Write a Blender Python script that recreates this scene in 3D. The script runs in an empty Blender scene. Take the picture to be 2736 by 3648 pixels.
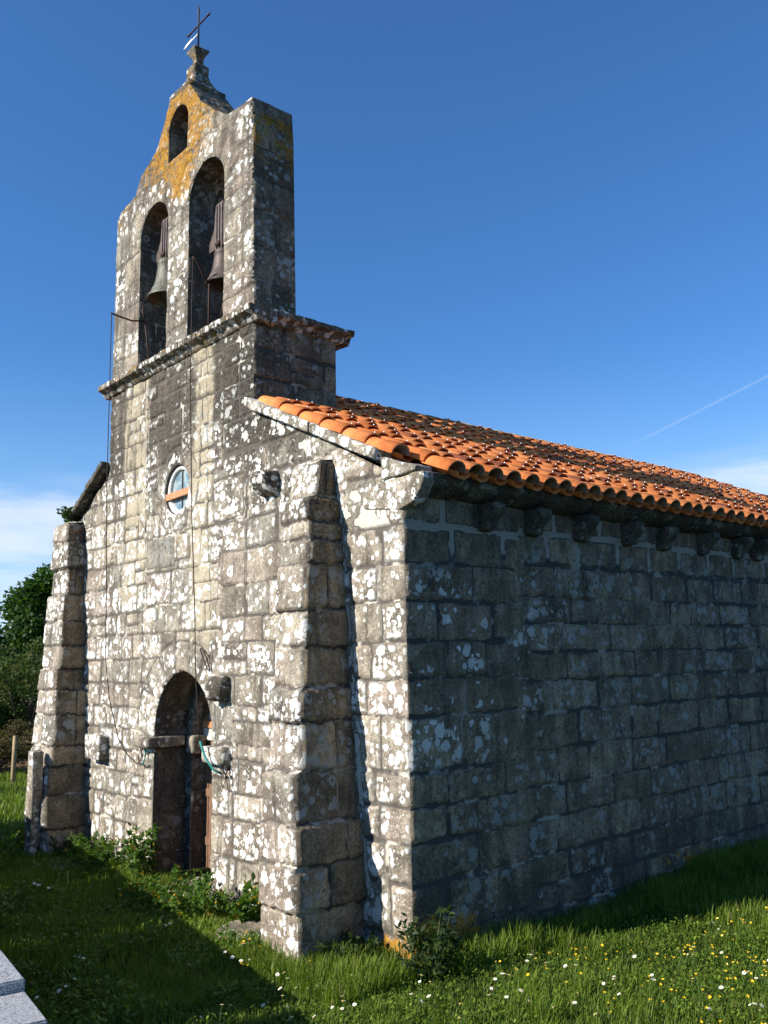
import bpy, bmesh, math, random
import numpy as np
from mathutils import Matrix, Vector

sc = bpy.context.scene
COL = sc.collection

# ------------------------------------------------------------------ camera, sky, sun, exposure
cam_d = bpy.data.cameras.new('camera')
cam = bpy.data.objects.new('camera', cam_d)
COL.objects.link(cam)
cam_d.sensor_fit = 'HORIZONTAL'
cam_d.sensor_width = 36.0
cam_d.lens = 42.327
cam_d.clip_end = 3000
cam.matrix_world = Matrix(((0.65190, 0.13160, 0.74680, 6.083),
                           (0.75800, -0.08890, -0.64610, -5.503),
                           (-0.01860, 0.98730, -0.15780, 2.600),
                           (0, 0, 0, 1)))
_r = cam.matrix_world.to_3x3()
_q = _r.to_quaternion()
cam.matrix_world = Matrix.Translation((6.083, -5.503, 2.6)) @ _q.to_matrix().to_4x4()
sc.camera = cam

LDIR = Vector((0.50, 1.60, -1.0)).normalized()      # the way the sunlight travels
sun_d = bpy.data.lights.new('sun', 'SUN')
sun_d.energy = 5.0
sun_d.angle = math.radians(0.5)
sun_d.color = (1.0, 0.955, 0.88)
sun = bpy.data.objects.new('sun', sun_d)
COL.objects.link(sun)
sun.rotation_euler = LDIR.to_track_quat('-Z', 'Y').to_euler()

SKY_STRENGTH = 0.092
W = bpy.data.worlds.new('World')
sc.world = W
W.use_nodes = True
wn = W.node_tree
wn.nodes.clear()


class NT:
    """small helper to write shader graphs as expressions"""
    def __init__(self, tree):
        self.t = tree

    def put(self, node, key, val):
        if val is None:
            return
        if isinstance(val, bpy.types.NodeSocket):
            self.t.links.new(val, node.inputs[key])
        else:
            s = node.inputs[key]
            if isinstance(val, (tuple, list)) and len(val) == 3 and s.type == 'RGBA':
                val = (*val, 1.0)
            s.default_value = val

    def math(self, op, a, b=None, c=None, clamp=False):
        n = self.t.nodes.new('ShaderNodeMath')
        n.operation = op
        n.use_clamp = clamp
        self.put(n, 0, a)
        self.put(n, 1, b)
        self.put(n, 2, c)
        return n.outputs[0]

    def add(self, a, b): return self.math('ADD', a, b)
    def sub(self, a, b): return self.math('SUBTRACT', a, b)
    def mul(self, a, b): return self.math('MULTIPLY', a, b)

    def step(self, v, lo, hi, a=0.0, b=1.0):
        n = self.t.nodes.new('ShaderNodeMapRange')
        n.interpolation_type = 'SMOOTHSTEP'
        self.put(n, 'Value', v)
        self.put(n, 'From Min', lo)
        self.put(n, 'From Max', hi)
        self.put(n, 'To Min', a)
        self.put(n, 'To Max', b)
        return n.outputs[0]

    def mix(self, f, a, b, mode='MIX'):
        n = self.t.nodes.new('ShaderNodeMix')
        n.data_type = 'RGBA'
        n.blend_type = mode
        self.put(n, 'Factor', f)
        for s in n.inputs:
            if s.type == 'RGBA' and s.name == 'A':
                self._rgba(s, a)
            if s.type == 'RGBA' and s.name == 'B':
                self._rgba(s, b)
        return [o for o in n.outputs if o.type == 'RGBA'][0]

    def _rgba(self, s, v):
        if isinstance(v, bpy.types.NodeSocket):
            self.t.links.new(v, s)
        else:
            s.default_value = (*v, 1.0) if len(v) == 3 else v

    def noise(self, vec, scale, detail=3.0, rough=0.55, out=0):
        n = self.t.nodes.new('ShaderNodeTexNoise')
        self.put(n, 'Vector', vec)
        self.put(n, 'Scale', scale)
        self.put(n, 'Detail', detail)
        self.put(n, 'Roughness', rough)
        return n.outputs[out]

    def vor(self, vec, scale, rnd=1.0):
        n = self.t.nodes.new('ShaderNodeTexVoronoi')
        self.put(n, 'Vector', vec)
        self.put(n, 'Scale', scale)
        self.put(n, 'Randomness', rnd)
        return n.outputs['Distance'], n.outputs['Color']

    def vmath(self, op, a, b=None, scale=None, out=0):
        n = self.t.nodes.new('ShaderNodeVectorMath')
        n.operation = op
        self.put(n, 0, a)
        self.put(n, 1, b)
        if scale is not None:
            self.put(n, 'Scale', scale)
        return n.outputs[out]

    def dot(self, a, b):
        return self.vmath('DOT_PRODUCT', a, b, out='Value')

    def sep(self, v):
        n = self.t.nodes.new('ShaderNodeSeparateXYZ')
        self.put(n, 0, v)
        return n.outputs

    def sepc(self, v):
        n = self.t.nodes.new('ShaderNodeSeparateColor')
        self.put(n, 0, v)
        return n.outputs

    def attr(self, name):
        n = self.t.nodes.new('ShaderNodeAttribute')
        n.attribute_name = name
        return n

    def coord(self, which='Object'):
        return self.t.nodes.new('ShaderNodeTexCoord').outputs[which]


# ---- sky: Nishita plus thin low cloud and a vapour trail
g = NT(wn)
sky = wn.nodes.new('ShaderNodeTexSky')
sky.sky_type = 'NISHITA'
sky.sun_disc = False
sky.sun_elevation = math.asin(-LDIR.z)
sky.sun_rotation = math.atan2(-LDIR.x, -LDIR.y)
sky.air_density = 1.0
sky.dust_density = 0.3
sky.ozone_density = 4.0
dirv = g.coord('Generated')
skyc = g.mix(1.0, sky.outputs[0], (0.47, 0.80, 1.10), 'MULTIPLY')
sx = g.sep(dirv)
stretch = g.vmath('MULTIPLY', dirv, (1.6, 1.6, 9.0))
cl = g.noise(stretch, 2.1, 5.0, 0.55)
cl2 = g.noise(stretch, 0.9, 3.0, 0.5)
band = g.mul(g.step(sx[2], 0.00, 0.07), g.step(sx[2], 0.245, 0.14))
cover = g.mul(g.step(g.add(cl, g.mul(cl2, 0.6)), 0.74, 1.02), band)
cover = g.mul(cover, 0.80)
# the two banks the photograph shows low in the sky
def bank(ctr, su, sv, amt):
    c = Vector(ctr).normalized()
    u = Vector((-c.y, c.x, 0)).normalized()
    v = c.cross(u)
    a = g.math('DIVIDE', g.dot(dirv, tuple(u)), su)
    b = g.math('DIVIDE', g.sub(g.dot(dirv, tuple(v)), 0.0), sv)
    w = g.math('ADD', g.mul(a, a), g.mul(b, b))
    w = g.add(w, g.mul(g.sub(g.noise(stretch, 4.2, 7.0, 0.62), 0.5), 3.4))
    front = g.step(g.dot(dirv, tuple(c)), 0.5, 0.8)
    return g.mul(g.mul(g.step(w, 1.7, -0.4), front), amt)
b1 = bank((-0.945, 0.30, 0.135), 0.19, 0.040, 0.66)
b2 = bank((-0.415, 0.88, 0.172), 0.13, 0.022, 0.65)
b3 = bank((-0.945, 0.30, 0.060), 0.35, 0.040, 0.50)
cover = g.math('MAXIMUM', g.math('MAXIMUM', g.mul(cover, 0.35), b3), g.math('MAXIMUM', b1, b2))
ta, tb = Vector((-0.55, 0.81, 0.212)).normalized(), Vector((-0.41, 0.87, 0.272)).normalized()
tn = ta.cross(tb).normalized()
tdist = g.math('ABSOLUTE', g.dot(dirv, tuple(tn)))
along = g.dot(dirv, tuple((tb - ta).normalized()))
la = ta.dot((tb - ta).normalized())
trail = g.mul(g.mul(g.step(tdist, 0.0024, 0.0003), g.step(g.noise(dirv, 60.0, 3, 0.6), 0.2, 0.6, 0.5, 1.0)), g.step(along, la + 0.00, la + 0.05))
trail = g.mul(trail, g.mul(g.step(g.dot(dirv, tuple(tb)), 0.9, 0.95), 0.12))
hz = g.mul(g.step(sx[2], 0.34, 0.0), 0.42)
skyc = g.mix(hz, skyc, (3.9, 5.6, 7.3))
skyv = g.mix(cover, skyc, (6.0, 6.3, 6.9))
skyv = g.mix(trail, skyv, (6.0, 6.3, 6.9))
bg = wn.nodes.new('ShaderNodeBackground')
g.put(bg, 'Color', skyv)
g.put(bg, 'Strength', SKY_STRENGTH)
wo = wn.nodes.new('ShaderNodeOutputWorld')
wn.links.new(bg.outputs[0], wo.inputs[0])

sc.view_settings.view_transform = 'Standard'
sc.view_settings.look = 'None'
sc.view_settings.gamma = 1.0
sc.view_settings.exposure = 0.80
sc.view_settings.use_curve_mapping = False

# ------------------------------------------------------------------ numpy helpers
_rs = np.random.RandomState(7)
_TAB = _rs.rand(256, 256)


def vnoise(u, v, seed=0):
    u = u + seed * 17.31
    v = v + seed * 9.73
    i, j = np.floor(u).astype(int), np.floor(v).astype(int)
    fu, fv = u - i, v - j
    fu, fv = fu * fu * (3 - 2 * fu), fv * fv * (3 - 2 * fv)
    a = _TAB[i % 256, j % 256]
    b = _TAB[(i + 1) % 256, j % 256]
    c = _TAB[i % 256, (j + 1) % 256]
    d = _TAB[(i + 1) % 256, (j + 1) % 256]
    return (a * (1 - fu) + b * fu) * (1 - fv) + (c * (1 - fu) + d * fu) * fv


def fbm(u, v, seed=0, oct=3):
    s, a, t = 0.0, 0.5, 0.0
    for k in range(oct):
        s = s + a * vnoise(u * 2 ** k, v * 2 ** k, seed + k * 3)
        t += a
        a *= 0.5
    return s / t


def sstep(x, lo, hi):
    t = np.clip((x - lo) / (hi - lo), 0, 1)
    return t * t * (3 - 2 * t)


def link(name, me, mat, parent=None, smooth=True):
    for m in (mat if isinstance(mat, (list, tuple)) else [mat]):
        me.materials.append(m)
    if smooth:
        me.polygons.foreach_set('use_smooth', [True] * len(me.polygons))
    o = bpy.data.objects.new(name, me)
    COL.objects.link(o)
    if parent is not None:
        o.parent = parent
    return o


def mesh_np(verts, quads, name='m'):
    """verts (n,3), quads (m,4) or (m,3)"""
    verts = np.asarray(verts, dtype=np.float32)
    quads = np.asarray(quads, dtype=np.int32)
    me = bpy.data.meshes.new(name)
    me.vertices.add(len(verts))
    me.vertices.foreach_set('co', verts.ravel())
    k = quads.shape[1]
    me.loops.add(quads.size)
    me.loops.foreach_set('vertex_index', quads.ravel())
    me.polygons.add(len(quads))
    me.polygons.foreach_set('loop_start', np.arange(0, quads.size, k, dtype=np.int32))
    me.polygons.foreach_set('loop_total', np.full(len(quads), k, dtype=np.int32))
    me.update(calc_edges=True)
    me.validate()
    return me


def put_attr(me, name, rgba):
    a = me.attributes.new(name, 'FLOAT_COLOR', 'POINT')
    a.data.foreach_set('color', np.asarray(rgba, dtype=np.float32).ravel())


def thing(name, label, cat, loc=(0, 0, 0), group=None):
    o = bpy.data.objects.new(name, None)
    COL.objects.link(o)
    o.location = loc
    o.empty_display_size = 0.2
    tag(o, label, cat, group)
    return o


def tag(o, label, cat, group=None):
    o['label'] = label
    o['category'] = cat
    if group:
        o['group'] = group
    return o


# ------------------------------------------------------------------ materials
def new_mat(name):
    m = bpy.data.materials.new(name)
    m.use_nodes = True
    m.node_tree.nodes.clear()
    return m, NT(m.node_tree)


def finish(m, n, color, rough=0.85, bump=None, bump_d=0.01, spec=0.2, metal=0.0, extra=None, bstr=1.0):
    p = m.node_tree.nodes.new('ShaderNodeBsdfPrincipled')
    n.put(p, 'Base Color', color)
    n.put(p, 'Roughness', rough)
    n.put(p, 'Metallic', metal)
    n.put(p, 'Specular IOR Level', spec)
    if extra:
        for k, v in extra.items():
            n.put(p, k, v)
    if bump is not None:
        b = m.node_tree.nodes.new('ShaderNodeBump')
        n.put(b, 'Height', bump)
        n.put(b, 'Distance', bump_d)
        n.put(b, 'Strength', bstr)
        m.node_tree.links.new(b.outputs[0], p.inputs['Normal'])
    o = m.node_tree.nodes.new('ShaderNodeOutputMaterial')
    m.node_tree.links.new(p.outputs[0], o.inputs[0])
    return m


def stone_material(name, attr=True, lichen=0.4, orange=0.15, grime=0.3, moss=0.0, tint=0.5, pale=0.0, dark=0.0):
    """granite with mica speckle, white crust lichen, orange lichen, dark grime, moss.
    With attr the amounts come per vertex: st = (random, random, lichen, joint), mk = (ochre, orange, grime plus painted shade, moss)."""
    m, n = new_mat(name)
    P = n.coord('Object')
    if attr:
        st, mk = n.attr('st'), n.attr('mk')
        s, k = n.sepc(st.outputs['Color']), n.sepc(mk.outputs['Color'])
        r1, r2, li, joint = s[0], s[1], s[2], st.outputs['Alpha']
        och, ora, gri, mos = k[0], k[1], k[2], mk.outputs['Alpha']
    else:
        r1 = n.noise(P, 2.0, 2)
        r2 = n.noise(n.vmath('ADD', P, (5, 3, 1)), 2.0, 2)
        li, joint, och, ora, gri, mos = lichen, 0.0, 0.0, orange, grime, moss
    warp = n.vmath('ADD', P, n.vmath('SCALE', n.vmath('SUBTRACT', n.noise(P, 22.0, 2, out=1), (0.5, 0.5, 0.5)), scale=0.028))
    # base granite
    c = n.mix(r1, (0.180, 0.157, 0.130), (0.366, 0.325, 0.264))
    c = n.mix(n.step(r2, 0.68, 1.05), c, (0.285, 0.238, 0.202))       # pinkish blocks
    c = n.mix(n.step(r2, 0.30, 0.08), c, (0.235, 0.220, 0.188))      # greenish grey blocks
    big = n.noise(P, 3.2, 4, 0.6)
    c = n.mix(1.0, c, n.mix(n.step(big, 0.28, 0.72), (0.52, 0.50, 0.48), (1.32, 1.30, 1.25)), 'MULTIPLY')
    med = n.noise(P, 26.0, 3, 0.65)
    c = n.mix(1.0, c, n.mix(n.step(med, 0.3, 0.7), (0.72, 0.70, 0.68), (1.22, 1.22, 1.22)), 'MULTIPLY')
    fine = n.noise(P, 150.0, 2, 0.7)
    c = n.mix(1.0, c, n.mix(n.step(fine, 0.36, 0.64), (0.42, 0.41, 0.40), (1.55, 1.55, 1.52)), 'MULTIPLY')
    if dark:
        c = n.mix(1.0, c, (dark * 1.10, dark, dark * 0.85), 'MULTIPLY')  # shaded copy: base colour darkened and warmed for the unlit faces
    # ochre run-off bands
    ocn = n.mul(och, n.step(n.noise(P, 5.0, 4, 0.6), 0.28, 0.52))
    c = n.mix(n.mul(ocn, 0.85), c, n.mix(med, (0.31, 0.255, 0.165), (0.46, 0.40, 0.29)))
    # dark grime, streaked downwards; in recesses and on side faces it carries shade too
    gp = n.vmath('MULTIPLY', P, (1.0, 1.0, 0.35))
    gn = n.add(n.mul(n.noise(gp, 4.0, 5, 0.68), 0.65), n.mul(n.noise(P, 30.0, 3, 0.7), 0.35))
    gm = n.step(n.add(gn, n.mul(n.sub(gri, 0.5), 0.62)), 0.50, 0.68)
    c = n.mix(n.mul(gm, 0.80), c, (0.056, 0.047, 0.037))
    sp = n.vmath('MULTIPLY', P, (1.0, 1.0, 0.10))
    sk = n.step(n.add(n.noise(sp, 7.0, 4, 0.6), n.mul(n.sub(gri, 0.5), 0.5)), 0.50, 0.62)
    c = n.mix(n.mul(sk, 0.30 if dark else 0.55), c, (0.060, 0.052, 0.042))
    bk = n.step(n.add(n.noise(P, 38.0, 3, 0.6), n.mul(n.sub(gri, 0.5), 0.32)), 0.63, 0.69)
    c = n.mix(n.mul(bk, 0.85), c, (0.022, 0.020, 0.018))
    # joints: grey earth mortar with pale patches
    jn = n.noise(P, 2.3, 3, 0.6)
    jc = n.mix(n.math('MAXIMUM', n.step(jn, 0.54, 0.62), n.step(joint, 0.84, 0.95)), ((0.062, 0.058, 0.052) if dark else (0.105, 0.091, 0.076)), ((0.30, 0.28, 0.235) if dark else (0.52, 0.475, 0.395)))  # the shaded copy gets darker mortar too
    jc = n.mix(1.0, jc, n.mix(n.step(fine, 0.3, 0.7), (0.75, 0.75, 0.75), (1.2, 1.2, 1.2)), 'MULTIPLY')
    jm = n.step(joint, 0.35, 0.65)
    c = n.mix(jm, c, jc)
    notj = n.sub(1.0, n.mul(jm, 0.75))
    # moss
    mm = n.step(n.add(n.noise(P, 9.0, 4, 0.7), n.mul(n.sub(mos, 0.5), 0.9)), 0.52, 0.62)
    c = n.mix(n.mul(mm, 0.85), c, (0.052, 0.050, 0.016))
    # white crustose lichen: round thalli of three sizes, gathered in colonies
    colony = n.noise(P, 1.9, 4, 0.62)
    q = n.math('FRACT', n.add(n.mul(r1, 7.13), n.mul(r2, 3.71))) if attr else 0.5
    lden = n.add(n.add(li, n.mul(n.sub(colony, 0.5), 2.4)), n.mul(n.sub(q, 0.5), 0.80))
    rag = n.noise(P, 34.0, 3, 0.65)
    total = None
    for sc_, thr, rad, off, str_ in ((8.0, 0.84, 0.62, 0.0, 1.0), (15.0, 0.84, 0.64, 0.13, 1.0), (40.0, 0.48, 0.48, 0.31, 0.65)):
        wv = n.vmath('ADD', warp, (off * 7, off * 3, off * 5))
        d, col = n.vor(wv, sc_)
        cc = n.sepc(col)
        alive = n.step(n.sub(n.mul(lden, thr), cc[0]), -0.03, 0.04)
        r_ = n.mul(n.add(n.mul(cc[1], 0.50), 0.50), rad)
        r_ = n.add(r_, n.mul(n.sub(rag, 0.5), 0.50))
        e = n.step(n.sub(r_, d), -0.01, 0.10)
        e = n.mul(e, n.step(cc[2], 0.0, 0.8, 0.68, 1.0))
        if sc_ < 30:       # some thalli have died away in the middle
            hole = n.mul(n.step(n.sub(n.mul(r_, 0.45), d), 0.0, 0.07), n.step(cc[2], 0.82, 0.86))
            e = n.mul(e, n.sub(1.0, hole))
        e = n.mul(n.mul(e, alive), str_)
        total = e if total is None else n.math('MAXIMUM', total, e)
    crust = n.step(n.noise(P, 60.0, 3, 0.6), 0.25, 0.55, 0.62, 1.0)
    total = n.mul(n.mul(total, notj), crust)
    c = n.mix(n.mul(total, 0.95), c, n.mix(n.step(li, 0.16, 0.50), (0.25, 0.25, 0.228), n.mix(r2, (0.70, 0.67, 0.60), (0.82, 0.81, 0.76))))
    # orange lichen
    on = n.add(n.mul(n.noise(P, 8.0, 5, 0.7), 0.55), n.mul(n.noise(P, 34.0, 3, 0.65), 0.45))
    on = n.add(n.mul(n.sub(on, 0.5), 2.2), 0.5)
    om = n.step(n.add(on, n.mul(n.sub(ora, 0.5), 1.0)), 0.49, 0.54)
    om = n.mul(om, n.step(ora, 0.02, 0.08))
    c = n.mix(n.mul(om, 0.88), c, n.mix(n.step(med, 0.3, 0.7), (0.22, 0.095, 0.010), (0.42, 0.22, 0.025)))
    if pale:
        c = n.mix(pale, c, (0.55, 0.53, 0.47))
    h = n.add(n.add(n.mul(med, 0.45), n.mul(fine, 0.28)), n.add(n.mul(total, 0.30), n.mul(n.noise(P, 9.0, 4, 0.6), 0.6)))
    return finish(m, n, c, 0.92, h, 0.016, spec=0.12, bstr=0.9)


def plain_mat(name, ca, cb, scale=20.0, rough=0.6, metal=0.0, bump=0.004, spec=0.3, stretch=(1, 1, 1), detail=4):
    m, n = new_mat(name)
    P = n.vmath('MULTIPLY', n.coord('Object'), stretch)
    v = n.noise(P, scale, detail, 0.65)
    v2 = n.noise(P, scale * 5, 2, 0.6)
    c = n.mix(n.step(v, 0.3, 0.7), ca, cb)
    c = n.mix(1.0, c, n.mix(n.step(v2, 0.3, 0.7), (0.82, 0.82, 0.82), (1.15, 1.15, 1.15)), 'MULTIPLY')
    return finish(m, n, c, rough, n.add(n.mul(v, 0.6), n.mul(v2, 0.4)), bump, spec, metal)


M_WALL = stone_material('granite_wall')
M_SIDE = stone_material('granite_brown_grey', dark=0.80)  # darker copy of the wall granite, shade of side faces put into its colour
M_STONE = stone_material('granite_weathered', attr=False, lichen=0.38, orange=0.10, grime=0.45)
M_PALE = stone_material('granite_lichen_crusted', attr=False, lichen=0.85, orange=0.16, grime=0.42)
M_DARK = stone_material('granite_dark_mossy', attr=False, lichen=0.16, orange=0.06, grime=0.76, moss=0.45)
M_PINN = stone_material('granite_orange_lichen', attr=False, lichen=0.30, orange=0.42, grime=0.66, moss=0.46)
M_CORN = stone_material('granite_cornice', attr=False, lichen=0.42, orange=0.36, grime=0.62, moss=0.46)
M_CORBEL = stone_material('granite_corbel', attr=False, lichen=0.06, orange=0.03, grime=0.72, moss=0.30)
M_KNOB = stone_material('granite_black_crusted', attr=False, lichen=0.52, orange=0.10, grime=0.68)
M_KNEEL = stone_material('granite_kneeler', attr=False, lichen=0.62, orange=0.06, grime=0.36)


# ------------------------------------------------------------------ masonry panels
def R(u0, u1, v0, v1, gap=0.012, rad=0.035, pri=0, rnd=None, skip=()):
    return dict(t='r', b=(u0, u1, v0, v1), gap=gap, rad=rad, pri=pri, rnd=rnd, skip=skip)


def A(cu, cv, r0, r1, a0, a1, gap=0.012, rad=0.03, pri=1, rnd=None):
    return dict(t='a', c=(cu, cv), b=(r0, r1, a0, a1), gap=gap, rad=rad, pri=pri, rnd=rnd, skip=())


def rbox(du, dv, hu, hv, rad):
    qu, qv = np.abs(du) - hu + rad, np.abs(dv) - hv + rad
    return np.hypot(np.maximum(qu, 0), np.maximum(qv, 0)) + np.minimum(np.maximum(qu, qv), 0) - rad


def sdf(s, U, V, grow):
    if s['t'] == 'r':
        u0, u1, v0, v1 = s['b']
        hu, hv = (u1 - u0) / 2 - grow, (v1 - v0) / 2 - grow
        hu, hv = max(hu, 0.01), max(hv, 0.01)
        rad = min(s['rad'], hu * 0.8, hv * 0.8)
        return rbox(U - (u0 + u1) / 2, V - (v0 + v1) / 2, hu, hv, rad)
    cu, cv = s['c']
    r0, r1, a0, a1 = s['b']
    rr = np.hypot(U - cu, V - cv)
    am = (a0 + a1) / 2
    aa = np.arctan2(V - cv, U - cu)
    aa = (aa - am + np.pi) % (2 * np.pi) - np.pi
    rm = (r0 + r1) / 2
    return rbox(rr - rm, aa * np.maximum(rr, 0.05), (r1 - r0) / 2 - grow, (a1 - a0) / 2 * rm - grow, s['rad'])


def lattice(stones, U, V, seed, warp=0.022):
    """signed inside distance of the nearest block and two random numbers per block"""
    Uw = U + (fbm(U * 4.5, V * 4.5, seed) - 0.5) * warp * 2 + (vnoise(U * 22, V * 22, seed + 5) - 0.5) * warp * 0.9
    Vw = V + (fbm(U * 4.5, V * 4.5, seed + 11) - 0.5) * warp * 2 + (vnoise(U * 22, V * 22, seed + 8) - 0.5) * warp * 0.9
    best = np.full(U.shape, -0.05)
    ra = np.zeros(U.shape)
    rb = np.zeros(U.shape)
    tl = np.zeros(U.shape)
    rng = np.random.RandomState(seed * 13 + 1)
    zone = np.full(U.shape, 9.0)
    for s in stones:
        if s['pri']:
            zone = np.minimum(zone, sdf(s, Uw, Vw, 0.0))
    for s in stones:
        q = rng.rand(6)
        if s['t'] == 'r':
            u0, u1, v0, v1 = s['b']
            win = (Uw > u0 - 0.03) & (Uw < u1 + 0.03) & (Vw > v0 - 0.03) & (Vw < v1 + 0.03)
            cu, cv = (u0 + u1) / 2, (v0 + v1) / 2
        else:
            cu, cv = s['c']
            win = np.hypot(Uw - cu, Vw - cv) < s['b'][1] + 0.05
        ii = np.nonzero(win)
        if len(ii[0]) == 0:
            continue
        d = -sdf(s, Uw[ii], Vw[ii], s['gap'] * (0.6 + 0.9 * q[5]))
        if not s['pri']:
            d = np.minimum(d, zone[ii] - 0.008)
        up = d > best[ii]
        jj = tuple(x[up] for x in ii)
        best[jj] = d[up]
        r = s['rnd'] if s['rnd'] is not None else (q[0], q[1])
        ra[jj], rb[jj] = r
        tl[jj] = (q[2] - 0.5) * 0.05 * np.clip((Uw[jj] - cu), -0.3, 0.3) + (q[3] - 0.5) * 0.07 * np.clip(Vw[jj] - cv, -0.3, 0.3) + (q[4] - 0.5) * 0.014
    return best, ra, rb, tl


def panel(name, u0, u1, v0, v1, du, mapf, stones, parent, masks, region=None, relief=0.03, seed=1,
          fade=(0, 0, 0, 0), mat=None, dv=None, warp=0.022, flip=False, smear=None):
    """One masonry face: a fine grid whose blocks stand out of their joints. region(u,v) > 0 inside."""
    dv = dv or du
    nu, nv = max(2, int(round((u1 - u0) / du)) + 1), max(2, int(round((v1 - v0) / dv)) + 1)
    U, V = np.meshgrid(np.linspace(u0, u1, nu), np.linspace(v0, v1, nv), indexing='ij')
    keepv = np.ones(U.shape, bool)
    if region is not None:
        for it in range(2):
            gsd = region(U, V)
            e = 0.002
            gx = (region(U + e, V) - region(U - e, V)) / (2 * e)
            gy = (region(U, V + e) - region(U, V - e)) / (2 * e)
            ln = np.maximum(np.hypot(gx, gy), 1e-6)
            near = np.abs(gsd) < 0.75 * max(du, dv)
            U = np.where(near, U - gsd * gx / ln ** 2, U)
            V = np.where(near, V - gsd * gy / ln ** 2, V)
        gsd = region(U, V)
        keepv = gsd > -0.004
    else:
        gsd = None
    ins, ra, rb, tl = lattice(stones, U, V, seed, warp)
    h = sstep(ins, -0.004, 0.016) * relief
    body = sstep(ins, 0.0, 0.03)
    h = h + body * (tl + (fbm(U * 7, V * 7, seed + 21) - 0.5) * 0.022 + (vnoise(U * 30, V * 30, seed + 2) - 0.5) * 0.007)
    h = h + (1 - body) * (vnoise(U * 20, V * 20, seed + 4) - 0.5) * 0.008
    joint = 0.80 * (1 - sstep(ins, -0.003, 0.010))
    if smear is not None:       # mortar wiped over the face of the blocks
        sm = smear(U, V)
        joint = np.maximum(joint, sm)
        h = h * (1 - 0.6 * sm) + 0.6 * sm * relief * 0.75
    # edges that meet another face
    f = np.ones(U.shape)
    for dist, w in ((U - u0, fade[0]), (u1 - U, fade[1]), (V - v0, fade[2]), (v1 - V, fade[3])):
        if w:
            t = np.clip(dist / w, 0, 1)
            f = f * np.sqrt(np.clip(1 - (1 - t) ** 2, 0, 1))
    if gsd is not None:
        t = np.clip(gsd / 0.03, 0, 1)
        f = f * np.sqrt(np.clip(1 - (1 - t) ** 2, 0, 1))
    h = h * f
    X, Y, Z = mapf(U, V, h)
    verts = np.stack([X, Y, Z], -1).reshape(-1, 3)
    idx = np.arange(nu * nv).reshape(nu, nv)
    q = np.stack([idx[:-1, :-1], idx[1:, :-1], idx[1:, 1:], idx[:-1, 1:]], -1).reshape(-1, 4)
    kf = keepv.ravel()[q].all(1)
    q = q[kf]
    if flip:
        q = q[:, ::-1]
    used = np.unique(q)
    remap = np.full(nu * nv, -1)
    remap[used] = np.arange(len(used))
    me = mesh_np(verts[used], remap[q], name)
    mk = masks(X, Y, Z, U, V)
    li, oc, og, gr, mo = [np.broadcast_to(np.asarray(mk.get(k, d), dtype=float), U.shape)
                          for k, d in (('li', 0.4), ('oc', 0.0), ('or', 0.1), ('gr', 0.3), ('mo', 0.0))]
    li = li - 0.42 * (1 - sstep(ins, 0.004, 0.050)) + 0.05
    put_attr(me, 'st', np.stack([ra, rb, li, joint], -1).reshape(-1, 4)[used])
    put_attr(me, 'mk', np.stack([oc, og, gr, mo], -1).reshape(-1, 4)[used])
    return link(name, me, mat or M_WALL, parent)


def courses(zs, u0, u1, wmin, wmax, seed, gap=0.012, split=0.15, ends=None, jit=0.02):
    rng = random.Random(seed)
    out = []
    for a, b in zip(zs[:-1], zs[1:]):
        lo, hi = min(a, b), max(a, b)
        hh = hi - lo
        u = u0 - rng.uniform(0, wmin * 0.7)
        while u < u1 - 0.02:
            w = rng.uniform(wmin, wmax) * (0.75 + 0.5 * min(hh / 0.4, 1.2))
            e = u + w
            if u1 - e < wmin * 0.5:
                e = u1 + 0.02
            a0, b0 = lo + rng.uniform(-jit, jit) * 0.3, hi + rng.uniform(-jit, jit) * 0.3
            if rng.random() < split and hh > 0.28:
                k = lo + hh * rng.uniform(0.4, 0.6)
                out.append(R(u, e, a0, k, gap * rng.uniform(0.4, 1.6), rng.uniform(0.015, 0.05)))
                out.append(R(u, e, k, b0, gap * rng.uniform(0.4, 1.6), rng.uniform(0.015, 0.05)))
            else:
                out.append(R(u, e, a0, b0, gap * rng.uniform(0.4, 1.7), rng.uniform(0.015, 0.055)))
            u = e
    return out


def seg_sdf_poly(pts):
    """signed distance (positive inside) of a polygon"""
    P = np.array(pts, float)

    def fn(U, V):
        d = np.full(U.shape, 1e9)
        ins = np.zeros(U.shape, bool)
        n = len(P)
        for i in range(n):
            a, b = P[i], P[(i + 1) % n]
            e = b - a
            wx, wy = U - a[0], V - a[1]
            t = np.clip((wx * e[0] + wy * e[1]) / (e @ e), 0, 1)
            d = np.minimum(d, np.hypot(wx - e[0] * t, wy - e[1] * t))
            c = ((a[1] <= V) != (b[1] <= V))
            with np.errstate(divide='ignore', invalid='ignore'):
                xi = a[0] + (V - a[1]) / (e[1] if abs(e[1]) > 1e-12 else 1e-12) * e[0]
            ins ^= c & (U < xi)
        return np.where(ins, d, -d)
    return fn


def arch_outline(cx, hw, z0, zs, rise, n=14, pointed=False):
    """outline from the left foot up over the arch to the right foot"""
    pts = [(cx - hw, z0), (cx - hw, zs)]
    for i in range(1, 2 * n):
        t = i / (2 * n)
        if pointed:
            # two arcs whose centres lie beyond the middle
            a = math.pi * t
            x = -math.cos(a) * hw
            z = rise * (math.sin(a) ** 0.86) * (1.0 - 0.08 * abs(math.cos(a)) * math.sin(a))
            pts.append((cx + x, zs + z))
        else:
            a = math.pi * t
            pts.append((cx - math.cos(a) * hw, zs + math.sin(a) * rise))
    pts += [(cx + hw, zs), (cx + hw, z0)]
    return pts


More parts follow.
